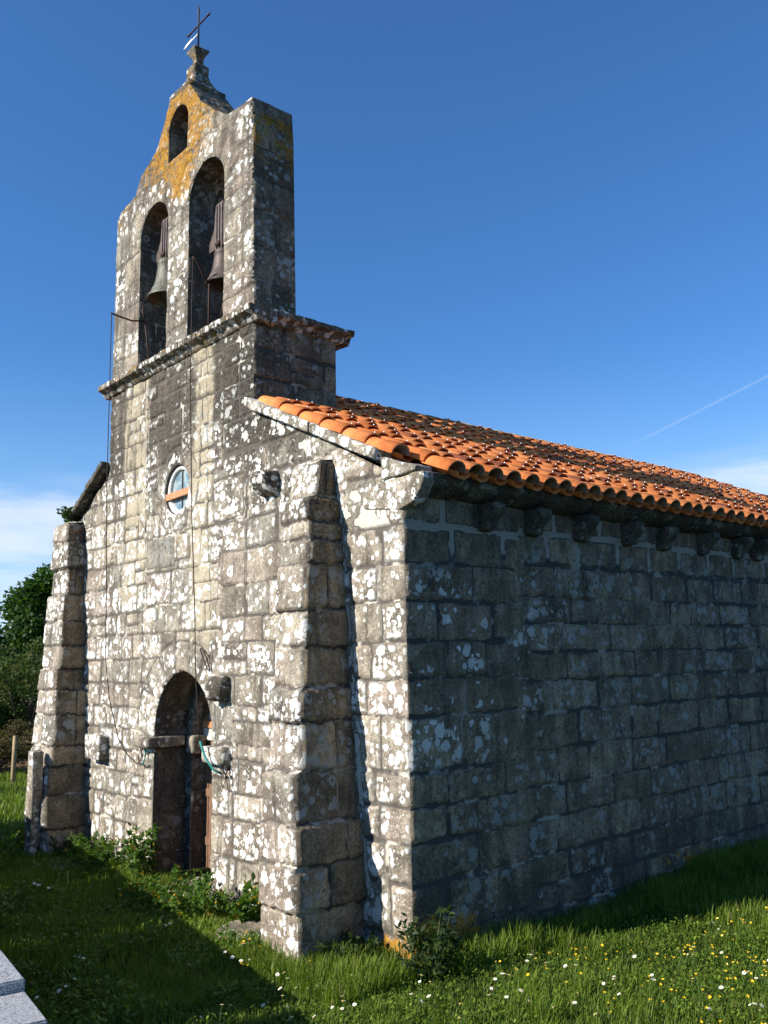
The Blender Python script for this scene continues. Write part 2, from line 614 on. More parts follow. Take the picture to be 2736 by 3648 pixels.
def reveal(name, outline, depth, y0, parent, masks, seed, du=0.03, block=0.42, relief=0.012, closed=False):
    """the inside faces of an opening: u runs along the outline, v into the wall"""
    P = np.array(outline, float)
    if closed:
        P = np.vstack([P, P[:1]])
    L = np.concatenate([[0], np.cumsum(np.hypot(*np.diff(P, axis=0).T))])
    T = np.gradient(P, L, axis=0)

    def mapf(U, V, h):
        x, z = np.interp(U, L, P[:, 0]), np.interp(U, L, P[:, 1])
        tx, tz = np.interp(U, L, T[:, 0]), np.interp(U, L, T[:, 1])
        ln = np.maximum(np.hypot(tx, tz), 1e-6)
        return x + tz / ln * h, y0 + V, z - tx / ln * h
    rng = random.Random(seed)
    st = []
    u = 0.0
    while u < L[-1]:
        e = u + block * rng.uniform(0.75, 1.25)
        if depth > 0.4 and rng.random() < 0.45:
            k = depth * rng.uniform(0.4, 0.65)
            st += [R(u, e, -0.02, k, 0.008), R(u, e, k, depth + 0.05, 0.008)]
        else:
            st.append(R(u, e, -0.02, depth + 0.05, 0.008))
        u = e
    return panel(name, 0, L[-1], 0, depth, du, mapf, st, parent, masks, relief=relief, seed=seed, fade=(0, 0, 0.03, 0))


# ------------------------------------------------------------------ box-like stone with worn edges
def worn_block(name, profile, x0, x1, mat, parent, axis='x', noise=0.012, seed=0, seg=0.07, bev=0.02):
    """extrude a profile polygon along one axis and roughen it. axis x: profile is (y,z); axis y: profile is (x,z)"""
    bm = bmesh.new()
    a = []
    for (p, q) in profile:
        a.append(bm.verts.new((x0, p, q) if axis == 'x' else (p, x0, q)))
    f = bm.faces.new(a)
    r = bmesh.ops.extrude_face_region(bm, geom=[f])
    d = (x1 - x0)
    vec = Vector((d, 0, 0)) if axis == 'x' else Vector((0, d, 0))
    bmesh.ops.translate(bm, vec=vec, verts=[v for v in r['geom'] if isinstance(v, bmesh.types.BMVert)])
    bmesh.ops.recalc_face_normals(bm, faces=bm.faces[:])
    if bev:
        bmesh.ops.bevel(bm, geom=bm.edges[:], offset=bev, segments=2, affect='EDGES', profile=0.6)
    for _ in range(5):
        long = [e for e in bm.edges if e.calc_length() > seg]
        if not long:
            break
        bmesh.ops.subdivide_edges(bm, edges=long, cuts=1, use_grid_fill=True)
        if len(bm.verts) > 9000:
            break
    bmesh.ops.triangulate(bm, faces=[f for f in bm.faces if len(f.verts) > 4])
    bm.normal_update()
    co = np.array([v.co[:] for v in bm.verts])
    nn = (fbm(co[:, 0] * 6 + co[:, 1] * 4, co[:, 2] * 6 + co[:, 1] * 3, seed) - 0.5) * 2 * noise \
        + (vnoise(co[:, 0] * 21 + co[:, 1] * 13, co[:, 2] * 21 + co[:, 1] * 9, seed + 3) - 0.5) * noise
    for v, k in zip(bm.verts, nn):
        v.co += v.normal * float(k)
    me = bpy.data.meshes.new(name)
    bm.to_mesh(me)
    bm.free()
    return link(name, me, mat, parent)


def tube(bm, pts, rad, seg=6, cap=True):
    pts = [Vector(p) for p in pts]
    rings = []
    up = Vector((0.3, 0.2, 1)).normalized()
    for i, p in enumerate(pts):
        t = (pts[min(i + 1, len(pts) - 1)] - pts[max(i - 1, 0)]).normalized()
        s = t.cross(up)
        if s.length < 1e-3:
            s = t.cross(Vector((1, 0, 0)))
        s.normalize()
        w = s.cross(t)
        r = rad[i] if isinstance(rad, (list, tuple)) else rad
        rings.append([bm.verts.new(p + (s * math.cos(2 * math.pi * k / seg) + w * math.sin(2 * math.pi * k / seg)) * r) for k in range(seg)])
    for a, b in zip(rings[:-1], rings[1:]):
        for k in range(seg):
            bm.faces.new((a[k], a[(k + 1) % seg], b[(k + 1) % seg], b[k]))
    if cap:
        bm.faces.new(rings[0][::-1])
        bm.faces.new(rings[-1])


def lathe(bm, prof, c, seg=28):
    rings = []
    for r, z in prof:
        rings.append([bm.verts.new((c[0] + r * math.cos(2 * math.pi * k / seg), c[1] + r * math.sin(2 * math.pi * k / seg), c[2] + z)) for k in range(seg)])
    for a, b in zip(rings[:-1], rings[1:]):
        for k in range(seg):
            bm.faces.new((a[k], a[(k + 1) % seg], b[(k + 1) % seg], b[k]))


def from_bm(name, bm, mat, parent=None, smooth=True):
    bmesh.ops.recalc_face_normals(bm, faces=bm.faces[:])
    me = bpy.data.meshes.new(name)
    bm.to_mesh(me)
    bm.free()
    return link(name, me, mat, parent, smooth)


def box(bm, x0, x1, y0, y1, z0, z1, bev=0.0):
    r = bmesh.ops.create_cube(bm, size=1)
    vs = r['verts']
    for v in vs:
        v.co = Vector(((x0 + x1) / 2 + v.co.x * (x1 - x0), (y0 + y1) / 2 + v.co.y * (y1 - y0), (z0 + z1) / 2 + v.co.z * (z1 - z0)))
    if bev:
        es = list({e for v in vs for e in v.link_edges})
        bmesh.ops.bevel(bm, geom=es, offset=bev, segments=2, affect='EDGES')


exec_sections = True
# ================================================================== THE CHAPEL
chapel = thing('stone_chapel', 'old granite chapel with lichen covered front, bell gable and orange tile roof', 'chapel')

GZ = -0.15
ROOF_K = 0.455                                  # fall of the roof
RIDGE_X, RIDGE_Z = -4.5, 6.55
LEN_Y = 12.45


LEFT_X = -7.86                                  # outer face of the left side wall
LEFT_K = 0.545


def roof_z(x):
    return RIDGE_Z - (ROOF_K if x > RIDGE_X else LEFT_K) * abs(x - RIDGE_X)


# ---- front wall --------------------------------------------------
door_cx, door_hw, door_zs, door_rise = -4.13, 0.73, 1.62, 0.85
ocx, ocz, ocr = -4.365, 4.785, 0.325
door_pts = arch_outline(door_cx, door_hw, GZ - 0.1, door_zs, door_rise, pointed=True)
front_poly = [(LEFT_X, GZ), (0.0, GZ), (0.0, 4.22), (-2.55, roof_z(-2.55) - 0.16), (-2.55, 6.52), (-6.45, 6.52),
              (-6.45, roof_z(-6.45) - 0.16), (LEFT_X, roof_z(LEFT_X) - 0.16)]
_fp, _dp = seg_sdf_poly(front_poly), seg_sdf_poly(door_pts)


def front_region(U, V):
    return np.minimum(np.minimum(_fp(U, V), -_dp(U, V)), np.hypot(U - ocx, V - ocz) - ocr)


low = [GZ - 0.1, 0.09, 0.44, 0.85, 1.13, 1.5, 1.66, 1.91, 2.08, 2.42, 2.79, 3.07, 3.44, 3.84, 4.19, 4.66, 4.99, 5.37, 5.67, 5.85, 6.09, 6.37, 6.6]
low_l = [GZ - 0.1, 0.12, 0.50, 0.82, 1.12, 1.42, 1.70, 1.98, 2.30, 2.62, 2.95, 3.25, 3.62, 3.95, 4.25, 4.60, 4.90, 5.26, 5.62, 5.98, 6.32, 6.6]
corner = [GZ - 0.1, 0.18, 0.62, 0.97, 1.27, 1.57, 2.06, 2.39, 2.73, 3.10, 3.45, 3.80, 4.3]
fs = []
fs += courses(low, -3.2, -0.78, 0.30, 0.58, 11, gap=0.011, split=0.10)
fs += courses(low_l, -9.0, -5.15, 0.24, 0.46, 12, gap=0.011, split=0.12)
mid = [2.3, 2.62, 2.95, 3.30, 3.74, 4.2, 4.52, 4.85, 5.18, 5.5, 5.86, 6.12, 6.34, 6.6]
fs += courses(mid, -5.15, -3.2, 0.30, 0.55, 13, gap=0.010, split=0.14)
fs += courses(low_l[:9], -5.15, -4.75, 0.22, 0.34, 14, gap=0.012, split=0)
fs += courses(low[:9], -3.5, -3.2, 0.2, 0.3, 15, gap=0.012, split=0)
fs += courses(corner + [4.75], -0.78, 0.0, 0.30, 0.48, 16, gap=0.012, split=0)
# door jamb stones, voussoirs, the ring of the round window, two odd blocks
for side in (-1, 1):
    zz = [GZ - 0.1, 0.42, 0.86, 1.26, 1.62]
    for k, (a, b) in enumerate(zip(zz[:-1], zz[1:])):
        w = 0.26 + 0.14 * ((k + (side > 0)) % 2)
        xa = door_cx + side * door_hw
        fs.append(R(min(xa, xa + side * w), max(xa, xa + side * w), a, b, 0.010, 0.03, pri=1))
av = [0.02, 0.58, 1.05, 1.40, 1.74, 2.10, 2.56, 3.12]
for a, b in zip(av[:-1], av[1:]):
    fs.append(A(door_cx, door_zs + 0.02, 0.66, 1.20, a, b, 0.010, 0.03))
for k in range(6):
    fs.append(A(ocx, ocz, 0.30, 0.56, k * math.pi / 3 + 0.2, (k + 1) * math.pi / 3 + 0.2, 0.010, 0.03))
fs.append(R(-5.16, -4.40, 3.80, 4.20, 0.012, 0.03, pri=1, rnd=(0.92, 0.10)))     # pale replaced block
fs.append(R(-4.40, -3.98, 3.86, 4.20, 0.012, 0.03, pri=1, rnd=(0.75, 0.4)))
fs.append(R(-3.42, -2.72, 4.22, 4.74, 0.016, 0.05, pri=1, rnd=(0.45, 0.4)))
fs.append(R(-3.2, -2.35, 5.02, 5.40, 0.014, 0.04, pri=1, rnd=(0.6, 0.12)))


def front_masks(X, Y, Z, U, V):
    tower = sstep(Z, 4.7, 5.5)
    li = 0.55 - 0.29 * tower - 0.18 * sstep(X, -0.9, -0.6) * sstep(Z, 0.6, 0.2)
    li = li + 0.18 * np.exp(-((X + 3.04) / 0.30) ** 2 - ((Z - 4.45) / 0.28) ** 2)
    li = li - 0.5 * ((X > -5.16) & (X < -4.4) & (Z > 3.8) & (Z < 4.2))
    wob = (fbm(X * 1.0, Z * 1.6, 31) - 0.5) * 0.16
    b1 = sstep(np.abs(X + 5.56 + wob), 0.42, 0.26) * sstep(Z, 3.2, 3.7)
    b2 = sstep(np.abs(X + 3.70 + wob), 0.32, 0.18) * sstep(Z, 2.6, 3.2)
    oc = np.maximum(b1, b2) * 0.95 + 0.10
    gr = 0.42 + 0.32 * tower - 0.22 * np.maximum(b1, b2)
    gr = gr + 0.22 * sstep(Z, 3.9, 4.5) * sstep(X, -3.4, -2.8) * sstep(X, -1.2, -1.9)
    gr = gr + 0.25 * sstep(Z, 0.40, 0.0)
    og = 0.05 + 0.50 * np.exp(-((X + 4.27) / 0.07) ** 2 - ((Z - 4.10) / 0.10) ** 2)
    og = og + 0.28 * sstep(Z, 0.42, 0.12) * sstep(X, -0.62, -0.5) + 0.08 * sstep(Z, 0.5, 0.1)
    og = og + 0.25 * sstep(Z, 0.3, 0.0) * sstep(X, -1.3, -1.2)
    return dict(li=li, oc=oc, gr=gr, **{'or': og}, mo=0.02 + 0.22 * sstep(Z, 6.1, 6.5) + 0.38 * sstep(Z, 0.30, 0.0))


def front_smear(U, V):
    """pale lime mortar wiped over joints"""
    s = fbm(U * 1.7, V * 1.7, 77)
    t = fbm(U * 6.0, V * 6.0, 78)
    m = sstep(s * 0.6 + t * 0.4, 0.60, 0.63)
    right = sstep(U, -2.2, -1.6) * sstep(V, 3.5, 3.9)
    m2 = sstep(s * 0.4 + t * 0.6, 0.60, 0.64) * right
    seam = sstep(np.abs(U + 0.545 + 0.098 * V - 0.03 * (t - 0.5)), 0.050, 0.030) * sstep(V, 4.5, 4.3) * sstep(t * 0.7 + s * 0.3, 0.40, 0.52)
    return np.clip(np.maximum(m2, seam), 0, 1)


panel('front_wall', LEFT_X, 0.0, GZ, 6.52, 0.0165, lambda U, V, h: (U, -h, V), fs, chapel, front_masks,
      region=front_region, relief=0.015, seed=3, fade=(0, 0.035, 0, 0), smear=front_smear, warp=0.017)


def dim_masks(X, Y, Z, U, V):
    return dict(li=0.10, oc=0.02, gr=0.70, **{'or': 0.05}, mo=0.10)  # high grime value paints the shade inside the recesses


# ---- door opening: outer and inner order, floor, leaf
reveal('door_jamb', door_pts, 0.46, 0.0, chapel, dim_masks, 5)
in_hw = 0.585
in_pts = arch_outline(door_cx, in_hw, GZ - 0.1, door_zs - 0.02, 0.70, pointed=True)
_ip = seg_sdf_poly(in_pts)
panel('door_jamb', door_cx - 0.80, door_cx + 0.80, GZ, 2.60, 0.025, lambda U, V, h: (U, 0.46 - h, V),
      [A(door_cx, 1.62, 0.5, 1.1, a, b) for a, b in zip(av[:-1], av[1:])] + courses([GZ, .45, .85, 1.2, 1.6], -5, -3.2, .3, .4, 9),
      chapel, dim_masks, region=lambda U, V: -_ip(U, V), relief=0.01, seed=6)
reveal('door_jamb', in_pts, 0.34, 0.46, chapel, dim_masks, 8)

M_DOOR = plain_mat('door_wood', (0.130, 0.070, 0.042), (0.270, 0.150, 0.088), 14, 0.6, 0, 0.006, stretch=(6, 6, 0.6))
M_TRANS = plain_mat('transom_paint', (0.42, 0.16, 0.06), (0.55, 0.24, 0.10), 20, 0.6, 0, 0.004)
M_PLASTER = plain_mat('lime_plaster', (0.42, 0.40, 0.34), (0.60, 0.57, 0.48), 7, 0.9, 0, 0.006)
bm = bmesh.new()
x = door_cx - in_hw - 0.03
k = 0
while x < door_cx + in_hw:
    box(bm, x, x + 0.128, 0.655 + (k % 2) * 0.003, 0.70, GZ, 1.56, 0.006)
    x += 0.132
    k += 1
for z in (0.25, 0.85, 1.40):
    box(bm, door_cx - in_hw + 0.02, door_cx + in_hw - 0.02, 0.64, 0.654, z, z + 0.10, 0.004)
door = from_bm('door', bm, M_DOOR, chapel, False)
bm = bmesh.new()
lathe(bm, [(0.0, 0.0), (0.035, 0.0), (0.04, 0.02), (0.0, 0.05)], (0, 0, 0), 12)
bmesh.ops.rotate(bm, verts=bm.verts[:], cent=(0, 0, 0), matrix=Matrix.Rotation(math.radians(90), 3, 'X'))
bmesh.ops.translate(bm, verts=bm.verts[:], vec=(door_cx + 0.42, 0.652, 0.98))
M_IRON = plain_mat('rusty_iron', (0.022, 0.016, 0.014), (0.085, 0.038, 0.024), 40, 0.75, 0.4, 0.003)
from_bm('handle', bm, M_IRON, door)
bm = bmesh.new()
box(bm, door_cx - in_hw, door_cx + in_hw, 0.60, 0.69, 1.72, 1.81, 0.008)
from_bm('transom', bm, M_TRANS, chapel, False)
bm = bmesh.new()
box(bm, door_cx - in_hw, door_cx + in_hw, 0.62, 0.70, 1.565, 1.715, 0.006)
from_bm('lintel', bm, M_PLASTER, chapel, False)
bm = bmesh.new()
box(bm, door_cx - in_hw - 0.05, door_cx + in_hw + 0.05, 0.68, 0.74, 1.82, 2.45)
from_bm('tympanum', bm, M_PLASTER, chapel, False)

# imposts
worn_block('impost', [(-0.14, 1.50), (0.40, 1.50), (0.40, 1.64), (-0.14, 1.64)], -5.16, -4.75, M_STONE, chapel, seed=3, noise=0.012, bev=0.035)
worn_block('impost', [(0.42, 1.40), (0.62, 1.40), (0.62, 1.63), (0.42, 1.63)], -4.83, -4.62, M_STONE, chapel, seed=4, noise=0.012, bev=0.03)
worn_block('impost', [(-0.13, 1.42), (0.3, 1.42), (0.3, 1.62), (-0.13, 1.62)], -3.46, -2.98, M_PALE, chapel, seed=5, noise=0.016, bev=0.05)

# projecting stones in the front wall
worn_block('projecting_stone', [(-0.16, 1.25), (0.1, 1.25), (0.1, 1.58), (-0.16, 1.60)], -6.68, -6.20, M_PALE, chapel, seed=6, noise=0.016, bev=0.035)
worn_block('projecting_stone', [(-0.17, 2.14), (0.1, 2.08), (0.1, 2.40), (-0.12, 2.42), (-0.20, 2.30)], -3.30, -3.00, M_KNOB, chapel, seed=7, noise=0.030, bev=0.06)
worn_block('projecting_stone', [(-0.12, 4.40), (0.1, 4.32), (0.1, 4.66), (-0.20, 4.64), (-0.22, 4.52)], -2.30, -2.02, M_KNOB, chapel, seed=8, noise=0.026, bev=0.04)

# round window
M_WHITE = plain_mat('white_window_paint', (0.55, 0.53, 0.47), (0.72, 0.70, 0.64), 12, 0.6, 0, 0.004)
M_PLANK = plain_mat('bare_plank', (0.36, 0.165, 0.075), (0.52, 0.26, 0.125), 10, 0.7, 0, 0.003, stretch=(1, 1, 8))
mg, ng = new_mat('dusty_glass')
pg = ng.coord('Object')
gv = ng.noise(pg, 6.0, 4, 0.6)
finish(mg, ng, ng.mix(ng.step(gv, 0.35, 0.65), (0.10, 0.17, 0.22), (0.30, 0.35, 0.33)), ng.step(gv, 0.3, 0.7, 0.12, 0.4), spec=0.6)
oc_pts = [(ocx + math.cos(a) * ocr, ocz + math.sin(a) * ocr) for a in np.linspace(math.pi, -math.pi, 33)[:-1]]
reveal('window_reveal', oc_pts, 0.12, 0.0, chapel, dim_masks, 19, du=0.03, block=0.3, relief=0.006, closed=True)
bm = bmesh.new()
rings = []
for r, y in ((0.262, 0.075), (0.268, 0.040), (0.318, 0.030), (0.335, 0.045), (0.335, 0.10)):
    rings.append([bm.verts.new((ocx + math.cos(a) * r, y, ocz + math.sin(a) * r)) for a in np.linspace(0, 2 * math.pi, 41)[:-1]])
for a, b in zip(rings[:-1], rings[1:]):
    for i in range(40):
        bm.faces.new((a[i], a[(i + 1) % 40], b[(i + 1) % 40], b[i]))
win = from_bm('window', bm, M_WHITE, chapel)
bm = bmesh.new()
bm.faces.new([bm.verts.new((ocx + math.cos(a) * 0.30, 0.07, ocz + math.sin(a) * 0.30)) for a in np.linspace(0, 2 * math.pi, 33)[:-1]])
r = bmesh.ops.extrude_face_region(bm, geom=bm.faces[:])
bmesh.ops.translate(bm, vec=(0, 0.01, 0), verts=[v for v in r['geom'] if isinstance(v, bmesh.types.BMVert)])
from_bm('pane', bm, mg, win, False)
bm = bmesh.new()
box(bm, ocx + 0.012, ocx + 0.030, 0.052, 0.068, ocz - 0.26, ocz + 0.26)
from_bm('glazing_bar', bm, plain_mat('bar_paint', (0.09, 0.12, 0.13), (0.16, 0.2, 0.2), 20, 0.6), win, False)
bm = bmesh.new()
box(bm, ocx - 0.335, ocx + 0.325, 0.002, 0.028, ocz - 0.105, ocz - 0.015, 0.004)
bmesh.ops.rotate(bm, verts=bm.verts[:], cent=(ocx, 0, ocz), matrix=Matrix.Rotation(math.radians(-1.5), 3, 'Y'))
from_bm('plank', bm, M_PLANK, win, False)

# ---- side wall -----------------------------------------------------
far = list(corner)
fr = random.Random(5)
ss = []
ss += courses(corner, 0.0, 1.6, 0.42, 0.80, 41, gap=0.007, split=0.0)
side_b = [GZ - 0.1, 0.10, 0.34, 0.64, 0.98, 1.29, 1.64, 2.00, 2.32, 2.61, 2.91, 3.18, 3.51, 3.85, 4.3]
for k_ in ss:
    k_['gap'] *= 1.1
ss += courses(side_b, 1.6, 13.0, 0.40, 0.84, 42, gap=0.0075, split=0.06)


def side_masks(X, Y, Z, U, V):
    li = 0.17 + 0.18 * sstep(U, 3.0, 0.3) * sstep(V, 3.7, 3.0) * sstep(V, 1.2, 2.0) - 0.30 * sstep(V, 3.5, 3.9) - 0.10 * sstep(V, 1.4, 0.6)
    og = 0.05 + 0.55 * sstep(V, 0.50, 0.18) * sstep(fbm(U * 0.8, V * 0.8, 61), 0.42, 0.56) + 0.25 * sstep(V, 0.6, 0.3) * sstep(U, 0.5, 0.1)
    return dict(li=li, oc=0.12, gr=0.56 + 0.12 * sstep(V, 1.0, 0.3), **{'or': og}, mo=0.02 + 0.30 * sstep(V, 3.9, 4.1))  # overall grime level raised to paint in the wall's shade


def side_smear(U, V):
    """wide pale pointing under the eaves, thin runs lower down"""
    ins, _, _, _ = lattice(ss, U, V, 4, 0.022)
    near = sstep(ins, 0.030, 0.012)
    top = sstep(V, 3.42, 3.62)
    patch = sstep(fbm(U * 1.1, V * 1.4, 91), 0.58, 0.62)
    wide = sstep(ins, 0.050, 0.030)
    return np.clip(wide * top * 0.95 + near * patch * 0.8 * (1 - top), 0, 1)


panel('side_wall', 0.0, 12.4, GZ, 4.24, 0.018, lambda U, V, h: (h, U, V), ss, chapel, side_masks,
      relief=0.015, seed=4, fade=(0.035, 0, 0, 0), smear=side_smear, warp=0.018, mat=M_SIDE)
# the walls nobody sees from here, so that the building is whole
bm = bmesh.new()
box(bm, LEFT_X + 0.03, -0.5, 11.6, 12.38, GZ, 4.2)
from_bm('back_wall', bm, M_STONE, chapel, False)
bm = bmesh.new()
box(bm, LEFT_X, LEFT_X + 0.6, 0.05, 11.6, GZ, 4.2)
from_bm('side_wall', bm, M_STONE, chapel, False)
bm = bmesh.new()
vs = [bm.verts.new(p) for p in ((-7.8, 12.3, 4.2), (-0.1, 12.3, 4.2), (-4.5, 12.3, 6.3), (-7.8, 12.0, 4.2), (-0.1, 12.0, 4.2), (-4.5, 12.0, 6.3))]
for f in ((0, 1, 2), (5, 4, 3), (0, 3, 4, 1), (1, 4, 5, 2), (2, 5, 3, 0)):
    bm.faces.new([vs[i] for i in f])
from_bm('back_gable', bm, M_STONE, chapel, False)

# ---- eaves: moulded stones carried on corbels ----------------------
y = 0.06
rr = random.Random(3)
prof = [(-0.1, 4.26), (0.25, 4.27), (0.26, 4.22), (0.22, 4.165), (0.13, 4.11), (0.02, 4.075), (-0.1, 4.07)]
ebreaks = [0.10, 1.06, 1.76, 2.57, 3.46, 4.19, 5.10, 5.98, 6.49, 7.3, 8.1, 8.9, 9.8, 10.6, 11.4, 12.4]
for i, (a, b) in enumerate(zip(ebreaks[:-1], ebreaks[1:])):
    dz = rr.uniform(-0.015, 0.015)
    worn_block('eaves_stone', [(p, q + dz) for p, q in prof], a + 0.006, b - 0.006, M_CORBEL, chapel, axis='y', noise=0.008, seed=20 + i, bev=0.015, seg=0.12)
for i, yc in enumerate(ebreaks[1:-1]):
    w = rr.uniform(0.080, 0.105)
    k = rr.uniform(0.85, 1.15)
    if i == 3:
        pr = [(-0.1, 4.075), (0.25, 4.075), (0.22, 3.98), (0.11, 3.82), (-0.1, 3.80)]
    else:
        pr = [(-0.1, 4.075), (0.235 * k, 4.075), (0.24 * k, 4.01), (0.19 * k, 3.95), (0.13, 3.89), (0.10, 3.81), (-0.1, 3.79)]
    worn_block('corbel', pr, yc - w, yc + w, M_CORBEL, chapel, axis='y', noise=0.010, seed=50 + i, bev=0.018, seg=0.09)

# kneeler and verge stones of the right gable
worn_block('kneeler', [(-0.55, 4.00), (-0.02, 3.93), (0.16, 3.98), (0.26, 4.10), (0.30, 4.16), (0.30, 4.25), (-0.2, 4.23), (-0.55, 4.18)], -0.03, 0.12, M_KNEEL, chapel, axis='y', noise=0.016, seed=71, bev=0.02)
worn_block('kneeler', [(-0.25, 4.245), (0.22, 4.255), (0.22, 4.31), (-0.25, 4.46)], -0.05, 0.16, M_KNEEL, chapel, axis='y', noise=0.014, seed=72, bev=0.018)


def verge(xa, xb, lift, th, y0, y1, mat, seed, nz=0.012):
    za, zb = roof_z(xa) - 0.08 + lift, roof_z(xb) - 0.08 + lift
    worn_block('verge_stone', [(xa, za - th), (xb, zb - th), (xb, zb), (xa, za)], y0, y1, mat, chapel, axis='y', noise=nz, seed=seed, bev=0.02)


verge(-2.56, -1.32, 0.0, 0.12, -0.13, 0.18, M_PALE, 81)
verge(-1.31, -0.27, 0.0, 0.12, -0.12, 0.18, M_PALE, 82)
xs = [-6.44, -6.98, -7.50, -7.98]
for i, (a, b) in enumerate(zip(xs[:-1], xs[1:])):
    verge(b + 0.01, a, 0.10 - 0.02 * i, 0.10, -0.16, 0.35, M_DARK, 85 + i, 0.016)

# ---- buttresses -----------------------------------------------------
def buttress(zs, right, front, left, seed, widen):
    """z levels with the x of the right face, y of the front edge and x of the left face at each"""
    zz = np.array(zs)

    jr_ = np.random.RandomState(seed)
    jf, jx = jr_.uniform(-0.045, 0.03, 40), jr_.uniform(-0.035, 0.03, 40)
    wz = np.array(widen)

    def at(tab, v):
        r = np.interp(v, zz, tab)
        if tab is left:
            return r
        k = np.clip(np.searchsorted(wz, v) - 1, 0, len(wz) - 2)
        return r + (jf if tab is front else jx)[k]

    def m_front(U, V, h):
        xl, xr = at(left, V), at(right, V)
        return xl + (xr - xl) * U, at(front, V) - h, V

    def m_right(U, V, h):
        f = at(front, V)
        return at(right, V) + h, f * (1 - U), V

    def m_left(U, V, h):
        f = at(front, V)
        return at(left, V) - h, f * (1 - U), V

    def mk(dark):  # side faces get more grime, which paints in their shade
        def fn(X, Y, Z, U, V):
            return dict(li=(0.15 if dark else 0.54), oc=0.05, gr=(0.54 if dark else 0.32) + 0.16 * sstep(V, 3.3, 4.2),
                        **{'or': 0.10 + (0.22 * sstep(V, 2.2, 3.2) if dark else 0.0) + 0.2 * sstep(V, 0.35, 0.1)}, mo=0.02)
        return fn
    rng = random.Random(seed)
    cz = [v for v in widen]
    sf, sr = [], []
    for a, b in zip(cz[:-1], cz[1:]):
        if rng.random() < 0.45:
            k = rng.uniform(0.35, 0.65)
            sf += [R(-0.05, k, a, b, 0.012, 0.03), R(k, 1.05, a, b, 0.012, 0.03)]
        else:
            sf.append(R(-0.05, 1.05, a, b, 0.012, 0.04))
        if rng.random() < 0.4:
            k = rng.uniform(0.4, 0.75)
            sr += [R(-0.05, k, a, b, 0.014, 0.03), R(k, 1.05, a, b, 0.014, 0.03)]
        else:
            sr.append(R(-0.05, 1.05, a, b, 0.014, 0.04))
    z0, z1 = cz[0], cz[-1]

    p = chapel
    holder = panel('buttress', 0, 1, z0, z1, 0.03, m_front, sf, p, mk(False), relief=0.026, seed=seed, fade=(0.05, 0.05, 0, 0.03), dv=0.018, warp=0.03)
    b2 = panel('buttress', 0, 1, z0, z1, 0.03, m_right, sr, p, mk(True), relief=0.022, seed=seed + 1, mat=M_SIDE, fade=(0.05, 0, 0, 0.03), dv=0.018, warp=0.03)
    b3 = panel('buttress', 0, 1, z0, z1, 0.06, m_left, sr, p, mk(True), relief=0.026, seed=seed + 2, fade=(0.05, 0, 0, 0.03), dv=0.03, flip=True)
    # sloping top
    xl, xr, fy = float(at(left, z1)), float(at(right, z1)), float(at(front, z1))

    def m_top(U, V, h):
        return xl + (xr - xl) * U, fy * (1 - V), z1 + 0.03 * V + h
    b4 = panel('buttress', 0, 1, 0, 1, 0.08, m_top, [R(-0.05, 1.05, -0.05, 1.05)], p, mk(False), relief=0.02, seed=seed + 3, fade=(0.05, 0.05, 0.05, 0))
    # one part: join the four faces in data
    objs = [holder, b2, b3, b4]
    join_meshes(objs)
    return holder


def join_meshes(objs):
    """merge the meshes of several parts with the two masonry attributes into the first"""
    V, Q, S, K, off = [], [], [], [], 0
    for o in objs:
        me = o.data
        n = len(me.vertices)
        co = np.empty(n * 3, np.float32)
        me.vertices.foreach_get('co', co)
        V.append(co.reshape(-1, 3))
        li = np.empty(len(me.loops), np.int32)
        me.loops.foreach_get('vertex_index', li)
        Q.append(li.reshape(-1, 4) + off)
        for nm, lst in (('st', S), ('mk', K)):
            a = np.empty(n * 4, np.float32)
            me.attributes[nm].data.foreach_get('color', a)
            lst.append(a.reshape(-1, 4))
        off += n
    mats = [o.data.materials[0] for o in objs]
    cnt = [len(o.data.polygons) for o in objs]
    me = mesh_np(np.vstack(V), np.vstack(Q), objs[0].name)
    put_attr(me, 'st', np.vstack(S))
    put_attr(me, 'mk', np.vstack(K))
    uniq = []
    for m_ in mats:
        if m_ not in uniq:
            uniq.append(m_)
            me.materials.append(m_)
    ids = np.repeat([uniq.index(m_) for m_ in mats], cnt).astype(np.int32)
    me.polygons.foreach_set('material_index', ids)
    me.polygons.foreach_set('use_smooth', [True] * len(me.polygons))
    objs[0].data = me
    for o in objs[1:]:
        bpy.data.objects.remove(o)


buttress([GZ, 0.0, 0.83, 1.55, 1.60, 2.02, 2.82, 3.57, 4.12, 4.20, 4.56],
         [-0.58, -0.60, -0.67, -0.73, -0.73, -0.78, -0.85, -0.90, -0.93, -0.99, -1.03],
         [-0.76, -0.75, -0.72, -0.72, -0.64, -0.60, -0.51, -0.41, -0.37, -0.27, -0.19],
         [-1.20, -1.20, -1.22, -1.22, -1.26, -1.28, -1.32, -1.36, -1.40, -1.44, -1.48], 101,
         [GZ, 0.04, 0.42, 0.80, 1.14, 1.58, 2.01, 2.33, 2.70, 3.05, 3.50, 3.74, 3.92, 4.18, 4.56])
buttress([GZ, 0.21, 0.88, 1.40, 1.45, 1.63, 2.81, 3.91, 4.69],
         [-6.82, -6.85, -6.95, -7.0, -7.0, -7.02, -7.17, -7.25, -7.3],
         [-0.60, -0.58, -0.55, -0.52, -0.48, -0.45, -0.34, -0.28, -0.22],
         [-7.62, -7.62, -7.70, -7.72, -7.74, -7.76, -7.80, -7.82, -7.80], 111,
         [GZ, 0.30, 0.75, 1.15, 1.42, 1.85, 2.2, 2.5, 2.85, 3.2, 3.6, 4.0, 4.4, 4.69])

# ---- tower base and bell gable --------------------------------------
TX0, TX1 = -6.45, -2.55
tz = [5.4, 5.75, 6.09, 6.37, 6.52]


